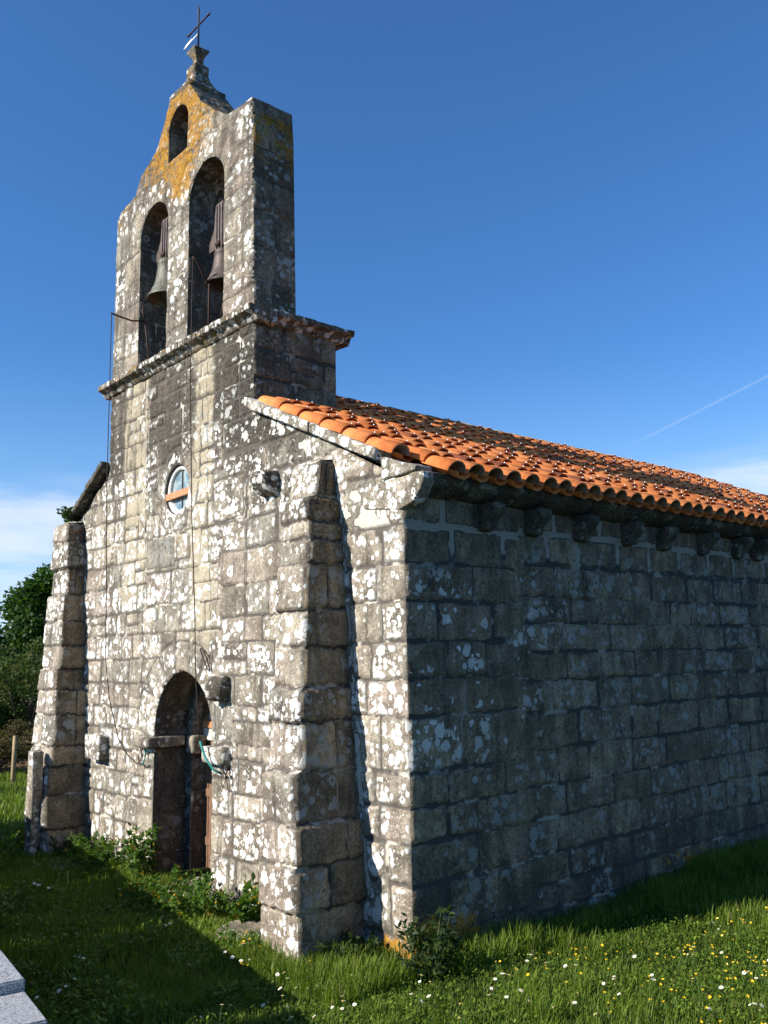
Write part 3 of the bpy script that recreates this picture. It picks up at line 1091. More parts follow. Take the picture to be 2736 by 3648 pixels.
def tower_masks(X, Y, Z, U, V):
    return dict(li=0.16, oc=0.0, gr=0.60, **{'or': 0.16 + 0.16 * sstep(V, 6.2, 6.45)}, mo=0.05)


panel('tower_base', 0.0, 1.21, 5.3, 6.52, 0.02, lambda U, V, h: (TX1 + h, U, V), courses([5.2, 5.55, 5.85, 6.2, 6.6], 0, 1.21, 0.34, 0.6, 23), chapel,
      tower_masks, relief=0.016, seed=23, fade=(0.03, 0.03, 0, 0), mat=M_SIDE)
panel('tower_base', 0.0, 3.9, 5.3, 6.52, 0.06, lambda U, V, h: (TX1 - U, 1.21 + h, V), courses([5.2, 5.55, 5.85, 6.2, 6.6], 0, 3.9, 0.4, 0.7, 24), chapel,
      tower_masks, relief=0.02, seed=24, fade=(0.03, 0.03, 0, 0))
panel('tower_base', 0.0, 1.21, 5.0, 6.52, 0.06, lambda U, V, h: (TX0 - h, 1.21 - U, V), courses([4.9, 5.2, 5.55, 5.85, 6.2, 6.6], 0, 1.21, 0.34, 0.6, 25), chapel,
      tower_masks, relief=0.02, seed=25, fade=(0.03, 0.03, 0, 0))

# cornice: one run along the front, one along each side, moulded
cpro = [(0.25, 6.50), (-0.03, 6.50), (-0.06, 6.53), (-0.09, 6.58), (-0.16, 6.60), (-0.165, 6.675), (0.25, 6.675)]
cx = [-6.62, -5.86, -5.05, -4.12, -3.30, -2.40]
for i, (a, b) in enumerate(zip(cx[:-1], cx[1:])):
    worn_block('cornice', cpro, a + 0.004, b - 0.004, M_CORN, chapel, noise=0.012, seed=130 + i, bev=0.012, seg=0.08)
spro = [(TX1 - 0.25, 6.505), (TX1 + 0.03, 6.505), (TX1 + 0.06, 6.53), (TX1 + 0.09, 6.58), (TX1 + 0.15, 6.60), (TX1 + 0.155, 6.672), (TX1 - 0.25, 6.672)]
worn_block('cornice', spro, 0.255, 0.80, M_CORN, chapel, axis='y', noise=0.012, seed=140, bev=0.012, seg=0.08)
worn_block('cornice', spro, 0.805, 1.40, M_CORN, chapel, axis='y', noise=0.012, seed=141, bev=0.012, seg=0.08)
bm = bmesh.new()
box(bm, TX0 - 0.12, TX1 - 0.1, 0.26, 1.36, 6.51, 6.668)
from_bm('cornice', bm, M_CORN, chapel, False)

BT = 0.60                                    # thickness of the bell gable
gable = [(TX0, 6.66), (TX1, 6.66), (-2.585, 9.0), (-2.62, 9.44), (-2.95, 9.46), (-3.22, 9.50), (-3.50, 9.70), (-3.87, 10.02), (-4.22, 10.47),
         (-4.78, 10.47), (-5.08, 10.00), (-5.20, 9.88), (-5.66, 9.72), (-5.82, 9.48), (-6.30, 9.42), (-6.44, 9.30)]
o1 = arch_outline(-5.185, 0.435, 6.60, 8.655, 0.435)
o2 = arch_outline(-3.710, 0.460, 6.60, 8.645, 0.460)
o3 = arch_outline(-4.515, 0.285, 9.53, 9.98, 0.30)
o3 = [(a, max(b, 9.53)) for a, b in o3]
_g, _a, _b, _c = seg_sdf_poly(gable), seg_sdf_poly(o1), seg_sdf_poly(o2), seg_sdf_poly(o3)


def gable_region(U, V):
    return np.minimum(np.minimum(_g(U, V), -_a(U, V)), np.minimum(-_b(U, V), -_c(U, V)))


gs = []
gz = [6.6, 6.98, 7.36, 7.74, 8.10, 8.50, 8.9]
gs += courses(gz, -6.5, -5.6, 0.35, 0.6, 31, gap=0.006, split=0)
gs += courses(gz, -4.76, -4.16, 0.5, 0.8, 32, gap=0.006, split=0.1)
gs += courses(gz, -3.26, -2.5, 0.40, 0.7, 33, gap=0.006, split=0.1)
gs += courses([8.9, 9.42], -6.5, -2.5, 0.45, 0.8, 34, gap=0.006, split=0.1)
gs += courses([9.42, 9.78, 10.12, 10.5], -6.0, -2.9, 0.45, 0.8, 35, gap=0.006, split=0)
for ocxx, r0 in ((-5.185, 0.43), (-3.71, 0.45)):
    for a, b in ((0.0, 1.05), (1.05, 2.1), (2.1, 3.14)):
        gs.append(A(ocxx, 8.65, r0, r0 + 0.36, a, b, 0.006, 0.03))


def gable_masks(X, Y, Z, U, V):
    top = sstep(Z, 8.9, 9.9)
    edge = sstep(-_g(X, Z), -0.30, -0.05) * sstep(Z, 8.8, 9.2)
    d = np.hypot((X + 4.5) / 1.0, (Z - 9.9) / 0.8)
    og = 0.17 + 0.45 * sstep(d, 1.7, 0.4) + 0.28 * sstep(np.hypot((X + 4.35) / 0.5, (Z - 9.0) / 0.5), 1.0, 0.2)
    og = og + 0.26 * edge * sstep(X, -5.6, -6.1)
    return dict(li=0.34 - 0.08 * top, oc=0.10, gr=0.54 + 0.12 * top, **{'or': og}, mo=0.04 + 0.30 * sstep(np.hypot((X + 3.0) / 0.35, (Z - 9.15) / 0.3), 1.0, 0.2))


def gside_masks(X, Y, Z, U, V):
    return dict(li=0.19 * sstep(Z, 9.6, 8.2) + 0.04, oc=0.0, gr=0.52 + 0.1 * sstep(Z, 8.9, 9.3), **{'or': 0.16 + 0.34 * sstep(Z, 8.2, 9.0) * sstep(Z, 9.4, 9.2)}, mo=0.06 + 0.2 * sstep(Z, 9.2, 9.4))


panel('bell_gable', TX0, TX1, 6.66, 10.47, 0.0175, lambda U, V, h: (U, -h, V), gs, chapel, gable_masks,
      region=gable_region, relief=0.014, seed=35, warp=0.02)
panel('bell_gable', TX0, TX1, 6.66, 10.47, 0.05, lambda U, V, h: (U, BT + h, V), gs, chapel, gable_masks,
      region=gable_region, relief=0.012, seed=36, flip=True)
# the outer faces and the top of the gable
gp = [gable[i] for i in range(1, len(gable))] + [gable[0]]
P_ = np.array(gp)
L_ = np.concatenate([[0], np.cumsum(np.hypot(*np.diff(P_, axis=0).T))])


def gmap(U, V, h):
    x, z = np.interp(U, L_, P_[:, 0]), np.interp(U, L_, P_[:, 1])
    k = np.clip(np.searchsorted(L_, U, side='right') - 1, 0, len(L_) - 2)
    t = P_[k + 1] - P_[k]
    ln = np.hypot(t[..., 0], t[..., 1])
    return x + t[..., 1] / ln * h, V, z - t[..., 0] / ln * h


est = []
u = 0.0
er = random.Random(9)
while u < L_[-1]:
    e = u + er.uniform(0.34, 0.46)
    if er.random() < 0.4:
        k = er.uniform(0.2, 0.4)
        est += [R(u, e, -0.05, k, 0.006), R(u, e, k, 0.65, 0.006)]
    else:
        est.append(R(u, e, -0.05, 0.65, 0.006))
    u = e
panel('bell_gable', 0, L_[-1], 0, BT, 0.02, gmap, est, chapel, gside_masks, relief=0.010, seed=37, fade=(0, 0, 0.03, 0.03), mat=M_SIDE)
for i, o in enumerate((o1, o2, o3)):
    reveal('bell_opening', o, BT, 0.0, chapel, lambda X, Y, Z, U, V: dict(li=0.16, gr=0.66, **{'or': 0.26}, mo=0.10), 44 + i, block=0.40, relief=0.010, du=0.025)  # shade inside the openings painted through the grime mask
worn_block('bell_opening', [(-4.80, 9.50), (-4.23, 9.50), (-4.23, 9.535), (-4.80, 9.535)], 0.0, BT, M_PINN, chapel, axis='y', noise=0.004, seed=5, bev=0.0)

# ---- pinnacle: square, moulded ---------------------------------------
def square_turn(name, prof, c, mat, parent, seed, noise=0.01):
    bm = bmesh.new()
    rings = []
    n = 7
    for hw, z in prof:
        ring = []
        for sx_, sy_, ex, ey in ((-1, -1, 1, 0), (1, -1, 0, 1), (1, 1, -1, 0), (-1, 1, 0, -1)):
            for k in range(n):
                t = k / n * 2
                ring.append(bm.verts.new((c[0] + hw * (sx_ + ex * t), c[1] + hw * (sy_ + ey * t), c[2] + z)))
        rings.append(ring)
    for a, b in zip(rings[:-1], rings[1:]):
        m = len(a)
        for i in range(m):
            bm.faces.new((a[i], a[(i + 1) % m], b[(i + 1) % m], b[i]))
    bm.faces.new(rings[-1])
    bm.normal_update()
    for v in bm.verts:
        kk = (fbm(np.array([v.co.x * 9 + v.co.y * 5]), np.array([v.co.z * 9 + v.co.y * 4]), seed)[0] - 0.5) * 2 * noise
        v.co += v.normal * float(kk)
    return from_bm(name, bm, mat, parent)


PC = (-4.50, 0.28, 10.45)
pr = [(0.31, 0.0), (0.32, 0.03), (0.32, 0.10), (0.285, 0.13), (0.24, 0.18), (0.195, 0.25), (0.165, 0.33), (0.145, 0.42),
      (0.150, 0.43), (0.150, 0.54), (0.120, 0.575), (0.080, 0.60), (0.072, 0.66), (0.085, 0.72), (0.150, 0.80), (0.155, 0.83), (0.08, 0.885), (0.02, 0.90)]
pr = [(a * (0.90 if b < 0.12 else 0.82 if b < 0.3 else 0.77), b * 0.95) for a, b in pr]
square_turn('pinnacle', pr, PC, M_PINN, chapel, 5)

# ---- tile roof ----------------------------------------------------------
mt, nt = new_mat('clay_tile')
ta_ = nt.attr('tile')
tc = nt.sepc(ta_.outputs['Color'])
Pt = nt.coord('Object')
c = nt.mix(tc[0], (0.66, 0.180, 0.048), (0.82, 0.290, 0.095))
c = nt.mix(nt.step(tc[1], 0.88, 0.97), c, (0.34, 0.105, 0.055))
c = nt.mix(1.0, c, nt.mix(nt.step(nt.noise(Pt, 9.0, 4, 0.6), 0.3, 0.7), (0.78, 0.76, 0.74), (1.12, 1.12, 1.12)), 'MULTIPLY')
c = nt.mix(nt.mul(nt.step(nt.noise(Pt, 26.0, 4, 0.7), 0.66, 0.78), 0.25), c, (0.16, 0.07, 0.035))
c = nt.mix(nt.mul(tc[2], 0.92), c, nt.mix(nt.noise(Pt, 12.0, 3), (0.12, 0.10, 0.08), (0.33, 0.28, 0.22)))     # mortar bedding inside the tile ends
finish(mt, nt, c, 0.75, nt.noise(Pt, 70, 3, 0.6), 0.003, spec=0.12)
m_clip, n_clip = new_mat('tile_clip_metal')
finish(m_clip, n_clip, (0.82, 0.82, 0.80), 0.4, metal=0.0, spec=0.5)  # metal glint put into a plain white colour


def tile_roof(name, side, y0, y1, cut, seed, ncol_pitch=0.262):
    """covers and channels, each tile its own tapered trough, laid in rows; side +1 falls towards +x"""
    rng = np.random.RandomState(seed)
    V, Q, C = [], [], []
    KV, KQ = [], []
    slope = math.atan(ROOF_K if side > 0 else LEFT_K)
    dn = np.array([math.cos(slope) * side, 0, -math.sin(slope)])
    nrm = np.array([math.sin(slope) * side, 0, math.cos(slope)])
    ay = np.array([0, 1.0, 0])
    rid = np.array([RIDGE_X, 0, RIDGE_Z - 0.14])
    slen = (4.86 if side > 0 else 3.55) / math.cos(slope)
    row = 0.405
    nrow = int(math.ceil(slen / row))
    off = 0
    koff = 0
    ys, yy = [], y0 + 0.06
    while yy < y1:
        ys.append(yy)
        yy += ncol_pitch * rng.uniform(0.90, 1.10)
    seg = 9
    ang = np.linspace(0, math.pi, seg)

    def trough(p0, p1, r0, r1, th, up, rnd, mort):
        nonlocal off
        ring = []
        for p, r in ((p0, r0), (p1, r1)):
            for rad in (r, r - th):
                ring.append(np.array([p + ay * (-math.cos(a) * rad) + nrm * (math.sin(a) * rad * 0.92 * up) for a in ang]))
        v = np.vstack(ring)            # o0, i0, o1, i1
        n = seg
        q = []
        for i in range(n - 1):
            q.append((i, i + 1, 2 * n + i + 1, 2 * n + i))
            q.append((n + i + 1, n + i, 3 * n + i, 3 * n + i + 1))
            q.append((2 * n + i, 2 * n + i + 1, 3 * n + i + 1, 3 * n + i))
        V.append(v)
        Q.append(np.array(q) + off)
        cc = np.tile(np.array([rnd[0], rnd[1], 0.0, 1.0]), (4 * n, 1))
        if mort:
            cc[3 * n:, 2] = 1.0
            cc[n:2 * n, 2] = 1.0
        C.append(cc)
        off += 4 * n

    for ci, yc in enumerate(ys):
        jit = rng.uniform(-0.07, 0.07)
        for r in range(nrow):
            s1 = slen - r * row + (jit if r else 0.0) + rng.uniform(-0.012, 0.012)
            if ci == 0:
                s1 -= 0.50
            s0 = max(s1 - row - 0.07 - (jit if r == 0 else 0.0) * -1.0, 0.02)
            if s1 < 0.10:
                continue
            xm = RIDGE_X + side * (s1 - 0.25) * math.cos(slope)
            if cut(xm, yc):
                continue
            p0, p1 = rid + dn * s0, rid + dn * s1
            p0, p1 = p0 + ay * yc, p1 + ay * (yc + rng.uniform(-0.006, 0.006))
            rnd = rng.rand(2)
            lift = 0.045
            trough(p0 + nrm * (lift - 0.005), p1 + nrm * (lift + 0.018), 0.098, 0.119, 0.016, 1.0, rnd, r == 0)
            # channel to the right of this cover
            pc0, pc1 = p0 + ay * ncol_pitch * 0.5, p1 + ay * ncol_pitch * 0.5
            trough(pc0 + nrm * 0.052 - dn * 0.05, pc1 + nrm * 0.066 - dn * 0.03, 0.100, 0.088, 0.014, -0.85, rng.rand(2), False)
            # metal clip on the nose of the tile, its glint painted as white
            if r > 0 and rng.rand() < 0.94:
                cpt = p1 + nrm * (lift + 0.018 + 0.119 * 0.92) - dn * 0.012 + ay * rng.uniform(-0.012, 0.012)
                e = np.array([[a, b, c_] for a in (-1, 1) for b in (-1, 1) for c_ in (-1, 1)]) * np.array([0.006, 0.005, 0.006])
                KV.append(cpt + e[:, :1] * dn + e[:, 1:2] * ay + (e[:, 2:] + 0.004) * nrm)
                KQ.append(np.array([(0, 1, 3, 2), (4, 6, 7, 5), (0, 4, 5, 1), (2, 3, 7, 6), (0, 2, 6, 4), (1, 5, 7, 3)]) + koff)
                koff += 8
    me = mesh_np(np.vstack(V), np.vstack(Q), name)
    put_attr(me, 'tile', np.vstack(C))
    o = link(name, me, mt, chapel)
    km = mesh_np(np.vstack(KV), np.vstack(KQ), 'tile_clip')
    ko = link('tile_clip', km, m_clip, o, smooth=False)
    ko['kind'] = 'stuff'
    # boarding under the tiles
    bm = bmesh.new()
    a0, a1 = rid - nrm * 0.035, rid + dn * (slen - 0.14) - nrm * 0.035
    v = [bm.verts.new(p) for p in (a0 + ay * (y0 + 0.02), a0 + ay * y1, a1 + ay * y1, a1 + ay * (y0 + 0.02))]
    f = bm.faces.new(v)
    r_ = bmesh.ops.extrude_face_region(bm, geom=[f])
    bmesh.ops.translate(bm, vec=Vector(tuple(-nrm * 0.05)), verts=[w for w in r_['geom'] if isinstance(w, bmesh.types.BMVert)])
    from_bm('roof_deck', bm, M_CORBEL, o, False)
    return o


tile_roof('roof', 1, -0.02, LEN_Y, lambda x, y: (x < -2.50 and y < 1.30) or (x < -2.25 and y < 0.2), 3)
tile_roof('roof', -1, 0.25, LEN_Y, lambda x, y: (x > -6.50 and y < 1.30), 4)
# ridge caps
bm = bmesh.new()
y = 1.25
rr = random.Random(8)
while y < LEN_Y - 0.1:
    L = 0.42
    n = 9
    ra, rb = [], []
    for k in range(n):
        a = math.pi * (k / (n - 1))
        for lst, yy, r in ((ra, y, 0.125), (rb, y + L + 0.04, 0.105)):
            lst.append(bm.verts.new((RIDGE_X - math.cos(a) * r, yy, RIDGE_Z - 0.08 + math.sin(a) * r * 0.75 + rr.uniform(-0.004, 0.004))))
    for k in range(n - 1):
        bm.faces.new((ra[k], ra[k + 1], rb[k + 1], rb[k]))
    bm.faces.new(ra[::-1])
    y += L
M_RIDGE = stone_material('ridge_tile_weathered', attr=False, lichen=0.30, orange=0.40, grime=0.40, moss=0.2)
from_bm('ridge_cap', bm, M_RIDGE, chapel)

# ================================================================== things fixed to, hung on or beside the chapel
# iron cross with a little vane
cr = thing('iron_cross', 'thin iron cross with pale vane on top of the bell gable', 'cross', (-4.50, 0.28, 11.28))
M_CROSS = plain_mat('cross_iron', (0.030, 0.024, 0.028), (0.07, 0.055, 0.055), 30, 0.6, 0.5, 0.002)
bm = bmesh.new()
tube(bm, [(0, 0, -0.05), (0, 0, 0.62), (0, 0, 0.68), (0, 0, 0.76)], [0.015, 0.013, 0.017, 0.004], 8)
from_bm('upright', bm, M_CROSS, cr)
bm = bmesh.new()
tube(bm, [(-0.33, 0, 0.42), (-0.29, 0, 0.42), (-0.25, 0, 0.42), (0.25, 0, 0.42), (0.29, 0, 0.42), (0.33, 0, 0.42)], [0.006, 0.020, 0.013, 0.013, 0.020, 0.006], 8)
from_bm('arm', bm, M_CROSS, cr)
bm = bmesh.new()
vv = []
for yy in (-0.004, 0.004):
    vv.append([bm.verts.new((a, yy, b)) for a, b in ((-0.02, 0.285), (-0.18, 0.290), (-0.20, 0.310), (-0.36, 0.298), (-0.44, 0.262), (-0.36, 0.272), (-0.42, 0.248), (-0.20, 0.268), (-0.02, 0.272))])
bm.faces.new(vv[0])
bm.faces.new(vv[1][::-1])
for i in range(9):
    bm.faces.new((vv[0][i], vv[0][(i + 1) % 9], vv[1][(i + 1) % 9], vv[1][i]))
m_v, n_v = new_mat('vane_white')
finish(m_v, n_v, n_v.mix(n_v.noise(n_v.coord('Object'), 14, 3), (0.45, 0.45, 0.44), (0.85, 0.84, 0.80)), 0.5, metal=0.0, spec=0.4)
from_bm('vane', bm, m_v, cr, False)
cr.scale = (1, 1, 0.92)

# bells
M_BRONZE_A = plain_mat('bronze_green', (0.070, 0.062, 0.045), (0.150, 0.145, 0.110), 9, 0.6, 0.25, 0.004, stretch=(1, 1, 0.3))
M_BRONZE_B = plain_mat('bronze_brown', (0.055, 0.038, 0.031), (0.105, 0.078, 0.066), 9, 0.6, 0.25, 0.004, stretch=(1, 1, 0.3))
M_YOKE = plain_mat('yoke_wood', (0.050, 0.034, 0.026), (0.125, 0.092, 0.073), 11, 0.85, 0, 0.01, stretch=(1, 1, 0.4))
M_STRAP = plain_mat('strap_iron', (0.075, 0.06, 0.06), (0.15, 0.13, 0.13), 25, 0.6, 0.4, 0.002)


def bell(c, s, mat, label, yh):
    b = thing('bell', label, 'bell', c, 'bells in the bell gable')
    bm = bmesh.new()
    prof = [(0.0, 0.62), (0.09, 0.62), (0.15, 0.60), (0.172, 0.56), (0.170, 0.545), (0.178, 0.54), (0.178, 0.53), (0.172, 0.52), (0.185, 0.40), (0.205, 0.27), (0.235, 0.17), (0.246, 0.16),
            (0.250, 0.145), (0.275, 0.085), (0.310, 0.035), (0.322, 0.010), (0.318, 0.0), (0.300, 0.0), (0.27, 0.05), (0.20, 0.2), (0.16, 0.5), (0.0, 0.56)]
    lathe(bm, [(r * s, z * s) for r, z in prof], (0, 0, 0), 36)
    from_bm('body', bm, mat, b)
    bm = bmesh.new()
    tube(bm, [(0, 0, 0.5 * s), (0, 0, 0.08 * s), (0, 0, 0.03 * s), (0, 0, -0.04 * s), (0, 0, -0.09 * s)], [0.016, 0.018, 0.05 * s, 0.05 * s, 0.015], 8)
    from_bm('clapper', bm, M_IRON, b)
    # wooden yoke with waisted sides
    z0 = 0.62 * s
    pts = [(-0.29, 0.02), (-0.29, 0.16), (-0.22, 0.24), (-0.15, 0.36), (-0.135, 0.55), (-0.09, 0.70), (0.09, 0.70), (0.135, 0.55), (0.15, 0.36), (0.22, 0.24), (0.29, 0.16), (0.29, 0.02)]
    pts = [(a * yh, z0 + q * yh) for a, q in pts]
    yk = worn_block('yoke', pts, -0.085, 0.085, M_YOKE, b, axis='y', noise=0.006, seed=3, bev=0.008, seg=0.06)
    for sx_ in (-0.075, 0.0, 0.075):
        bm = bmesh.new()
        box(bm, sx_ * yh - 0.012, sx_ * yh + 0.012, -0.100, -0.089, z0 - 0.03, z0 + 0.66 * yh, 0.003)
        from_bm('strap', bm, M_STRAP, yk, False)
    bm = bmesh.new()
    tube(bm, [(-0.34, 0, z0 + 0.09), (0.34, 0, z0 + 0.09)], 0.022, 8)
    tube(bm, [(-0.05, -0.09, z0 + 0.06), (0.05, -0.09, z0 + 0.06)], 0.04, 8)
    from_bm('axle', bm, M_IRON, yk)
    return b


bell((-5.165, 0.24, 7.69), 0.97, M_BRONZE_A, 'greenish bronze bell under a wooden yoke in the left arch of the bell gable', 0.88)
bell((-3.68, 0.27, 7.41), 0.80, M_BRONZE_B, 'brown bronze bell under a wooden yoke in the right arch of the bell gable', 0.92)


# rusty bell cranks on the cornice
def crank(name, label, c, arms, post, brace):
    t = thing(name, label, 'bell crank', c, 'bell cranks')
    bm = bmesh.new()
    tube(bm, post, 0.014, 6)
    from_bm('post', bm, M_IRON, t)
    for a in arms:
        bm = bmesh.new()
        tube(bm, a, 0.013, 6)
        from_bm('arm', bm, M_IRON, t)
    bm = bmesh.new()
    tube(bm, brace, 0.011, 6)
    from_bm('brace', bm, M_IRON, t)
    return t


crank('bell_crank', 'rusty iron bell crank standing in the left bell arch', (-5.37, -0.02, 6.67),
      [[(0, 0.0, 0.70), (0.0, -0.2, 0.66), (0.0, -0.40, 0.68), (0, -0.51, 0.70)],
       [(0, 0, 0.70), (-0.015, -0.04, 0.85), (-0.0, -0.02, 0.98), (0.05, 0.04, 1.0), (0.06, 0.10, 0.93), (0.08, 0.16, 0.83), (0.12, 0.22, 0.80)]],
      [(0.06, 0.06, -0.02), (0.03, 0.03, 0.35), (0, 0, 0.72)],
      [(0.05, 0.04, 0.28), (0.06, 0.16, 0.26), (0.07, 0.17, 0.40)])
crank('bell_crank', 'rusty iron bell crank standing in the right bell arch', (-3.66, 0.03, 6.67),
      [[(0, 0, 0.70), (0, -0.08, 0.78), (-0.0, -0.17, 0.93), (0, -0.24, 1.0)],
       [(0, 0, 0.70), (0, 0.12, 0.66), (0, 0.24, 0.66), (0.0, 0.30, 0.78), (0.02, 0.36, 0.86), (0.02, 0.42, 0.92)]],
      [(0, 0, -0.02), (0, 0, 0.35), (0, 0, 0.70)],
      [(0, 0.0, 0.30), (0, 0.17, 0.30), (0, 0.24, 0.64)])

# bell wires, with a turquoise cord at their lower ends
M_WIRE = plain_mat('wire', (0.020, 0.016, 0.014), (0.06, 0.035, 0.025), 60, 0.7, 0.3, 0.001)
M_CORD = plain_mat('turquoise_cord', (0.012, 0.15, 0.13), (0.035, 0.27, 0.23), 60, 0.7, 0, 0.001)
w1 = thing('bell_wire', 'thin dark bell wire hanging from the left crank to the ring left of the door', 'wire', (-5.37, -0.52, 7.37), 'bell wires')
def sag(a, b, n=10, d=0.0):
    a, b = Vector(a), Vector(b)
    return [a.lerp(b, i / n) + Vector((0, 0, -d * 4 * (i / n) * (1 - i / n))) for i in range(n + 1)]
o_ = Vector((-5.37, -0.52, 7.37))
bm = bmesh.new()
pts = [Vector((-5.37, -0.52, 7.37)), Vector((-5.368, -0.515, 5.0)), Vector((-5.36, -0.46, 2.6)), Vector((-5.34, -0.40, 2.1)), Vector((-5.27, -0.30, 1.62)), Vector((-5.19, -0.20, 1.40)), Vector((-5.10, -0.12, 1.30)), Vector((-5.03, -0.08, 1.29))]
tube(bm, [p - o_ for p in pts], 0.0065, 5)
from_bm('strand', bm, M_WIRE, w1)
bm = bmesh.new()
tube(bm, [p - o_ for p in (Vector((-5.03, -0.08, 1.29)), Vector((-4.97, -0.08, 1.33)), Vector((-4.95, -0.07, 1.42)), Vector((-5.0, -0.06, 1.46)))], 0.010, 6)
from_bm('cord', bm, M_CORD, w1)
w2 = thing('bell_wire', 'thin dark bell wire hanging from the right crank past the door arch', 'wire', (-3.66, -0.22, 7.67), 'bell wires')
o_ = Vector((-3.66, -0.22, 7.67))
bm = bmesh.new()
pts = [Vector((-3.66, -0.21, 7.67)), Vector((-3.655, -0.22, 6.0)), Vector((-3.60, -0.20, 4.3)), Vector((-3.50, -0.20, 3.2)), Vector((-3.46, -0.20, 2.5)), Vector((-3.40, -0.20, 2.0)), Vector((-3.33, -0.20, 1.68))]
tube(bm, [p - o_ for p in pts], 0.0065, 5)
from_bm('strand', bm, M_WIRE, w2)
bm = bmesh.new()
pts = [Vector((-3.33, -0.20, 1.68)), Vector((-3.28, -0.20, 1.60)), Vector((-3.22, -0.19, 1.50)), Vector((-3.10, -0.16, 1.38)), Vector((-3.04, -0.08, 1.33))]
tube(bm, [p - o_ for p in pts], 0.013, 6)
from_bm('cord', bm, M_CORD, w2)


def wall_ring(x, z, label):
    t = thing('wall_ring', label, 'ring', (x, -0.06, z), 'iron rings beside the door')
    bm = bmesh.new()
    tube(bm, [(math.cos(a) * 0.042, -0.02, math.sin(a) * 0.042) for a in np.linspace(0, 2 * math.pi, 17)], 0.008, 6, False)
    from_bm('hoop', bm, M_WIRE, t)
    bm = bmesh.new()
    tube(bm, [(0, 0.08, 0.0), (0, -0.02, 0.0)], 0.010, 6)
    from_bm('pin', bm, M_WIRE, t)
    bm = bmesh.new()
    tube(bm, [(-0.02, -0.03, -0.04), (-0.06, -0.035, -0.14), (-0.02, -0.035, -0.19), (0.03, -0.03, -0.12), (0.02, -0.03, -0.03)], 0.005, 5)
    tube(bm, [(0.01, -0.02, -0.03), (0.05, -0.02, -0.16), (0.10, -0.02, -0.24)], 0.0045, 5)
    from_bm('wire_tail', bm, M_WIRE, t)


wall_ring(-5.05, 1.50, 'small iron ring with wire on the wall left of the door')
wall_ring(-2.98, 1.38, 'small iron ring with wire on the wall right of the door')
# loose loop of wire right of the arch
bm = bmesh.new()
tube(bm, [(-3.62, -0.05, 2.72), (-3.55, -0.06, 2.64), (-3.44, -0.06, 2.50), (-3.40, -0.05, 2.46), (-3.41, -0.05, 2.52), (-3.50, -0.05, 2.66), (-3.60, -0.05, 2.74), (-3.62, -0.05, 2.72)], 0.008, 5)
tag(from_bm('wire_loop', bm, M_WIRE), 'dark loop of bent wire on the wall right above the door arch', 'wire')

# ================================================================== ground
mgd, ngd = new_mat('soil_and_turf')
Pg = ngd.coord('Object')
cg = ngd.mix(ngd.step(ngd.noise(Pg, 1.2, 5, 0.6), 0.35, 0.65), (0.010, 0.016, 0.004), (0.020, 0.032, 0.007))
cg = ngd.mix(ngd.step(ngd.noise(Pg, 14.0, 4, 0.7), 0.55, 0.75), cg, (0.045, 0.034, 0.020))
xx = ngd.sep(Pg)
cg = ngd.mix(ngd.mul(ngd.step(xx[0], -15.5, -17.0), ngd.step(ngd.noise(Pg, 0.7, 4, 0.6), 0.35, 0.6)), cg, (0.15, 0.105, 0.055))
finish(mgd, ngd, cg, 0.95, ngd.noise(Pg, 20, 5, 0.7), 0.03, spec=0.1)


def ground_z(x, y):
    x, y = np.asarray(x, float), np.asarray(y, float)
    z = (fbm(x * 0.9, y * 0.9, 3) - 0.5) * 0.10
    z = z + 0.10 * sstep(y, 2.5, 6.0) * sstep(x, -1, 0)
    z = z + 0.5 * sstep(-x, 16.5, 22) + 1.5 * sstep(-x, 60, 200)
    return z - 0.03


gx = np.concatenate([[-1500, -700, -300, -150, -80, -50, -35], np.linspace(-28, 10, 140), [14, 20, 35, 80, 200, 600, 1500]])
gy = np.concatenate([[-1500, -500, -150, -60, -25, -14], np.linspace(-9, 16, 110), [20, 30, 50, 100, 250, 700, 1500]])
GX, GY = np.meshgrid(gx, gy, indexing='ij')
gv_ = np.stack([GX, GY, ground_z(GX, GY)], -1).reshape(-1, 3)
ii = np.arange(GX.size).reshape(GX.shape)
gq = np.stack([ii[:-1, :-1], ii[1:, :-1], ii[1:, 1:], ii[:-1, 1:]], -1).reshape(-1, 4)
go = link('ground', mesh_np(gv_, gq, 'ground'), mgd)
go['kind'] = 'structure'


# ================================================================== grass
def leaf_mat(name, ca, cb, cc=None, trans=0.35, attr='lf', rough=0.6):
    m, n = new_mat(name)
    a = n.sepc(n.attr(attr).outputs['Color'])
    c = n.mix(a[0], ca, cb)
    if cc is not None:
        c = n.mix(n.step(a[1], 0.90, 0.96), c, cc)
    p = m.node_tree.nodes.new('ShaderNodeBsdfPrincipled')
    n.put(p, 'Base Color', c)
    n.put(p, 'Roughness', rough)
    n.put(p, 'Specular IOR Level', 0.25)
    t = m.node_tree.nodes.new('ShaderNodeBsdfTranslucent')
    n.put(t, 'Color', n.mix(1.0, c, (1.25, 1.35, 0.6), 'MULTIPLY'))
    x = m.node_tree.nodes.new('ShaderNodeMixShader')
    n.put(x, 0, trans)
    m.node_tree.links.new(p.outputs[0], x.inputs[1])
    m.node_tree.links.new(t.outputs[0], x.inputs[2])
    o = m.node_tree.nodes.new('ShaderNodeOutputMaterial')
    m.node_tree.links.new(x.outputs[0], o.inputs[0])
    return m


M_GRASS = leaf_mat('grass_blades', (0.042, 0.094, 0.007), (0.180, 0.245, 0.026), (0.16, 0.15, 0.05))


def in_building(x, y):
    a = (x > -7.9) & (x < 0.02) & (y > -0.03) & (y < 12.5)
    a |= (x > -1.22) & (x < -0.62) & (y > -0.76) & (y < 0)
    a |= (x > -7.62) & (x < -6.9) & (y > -0.60) & (y < 0)
    return a


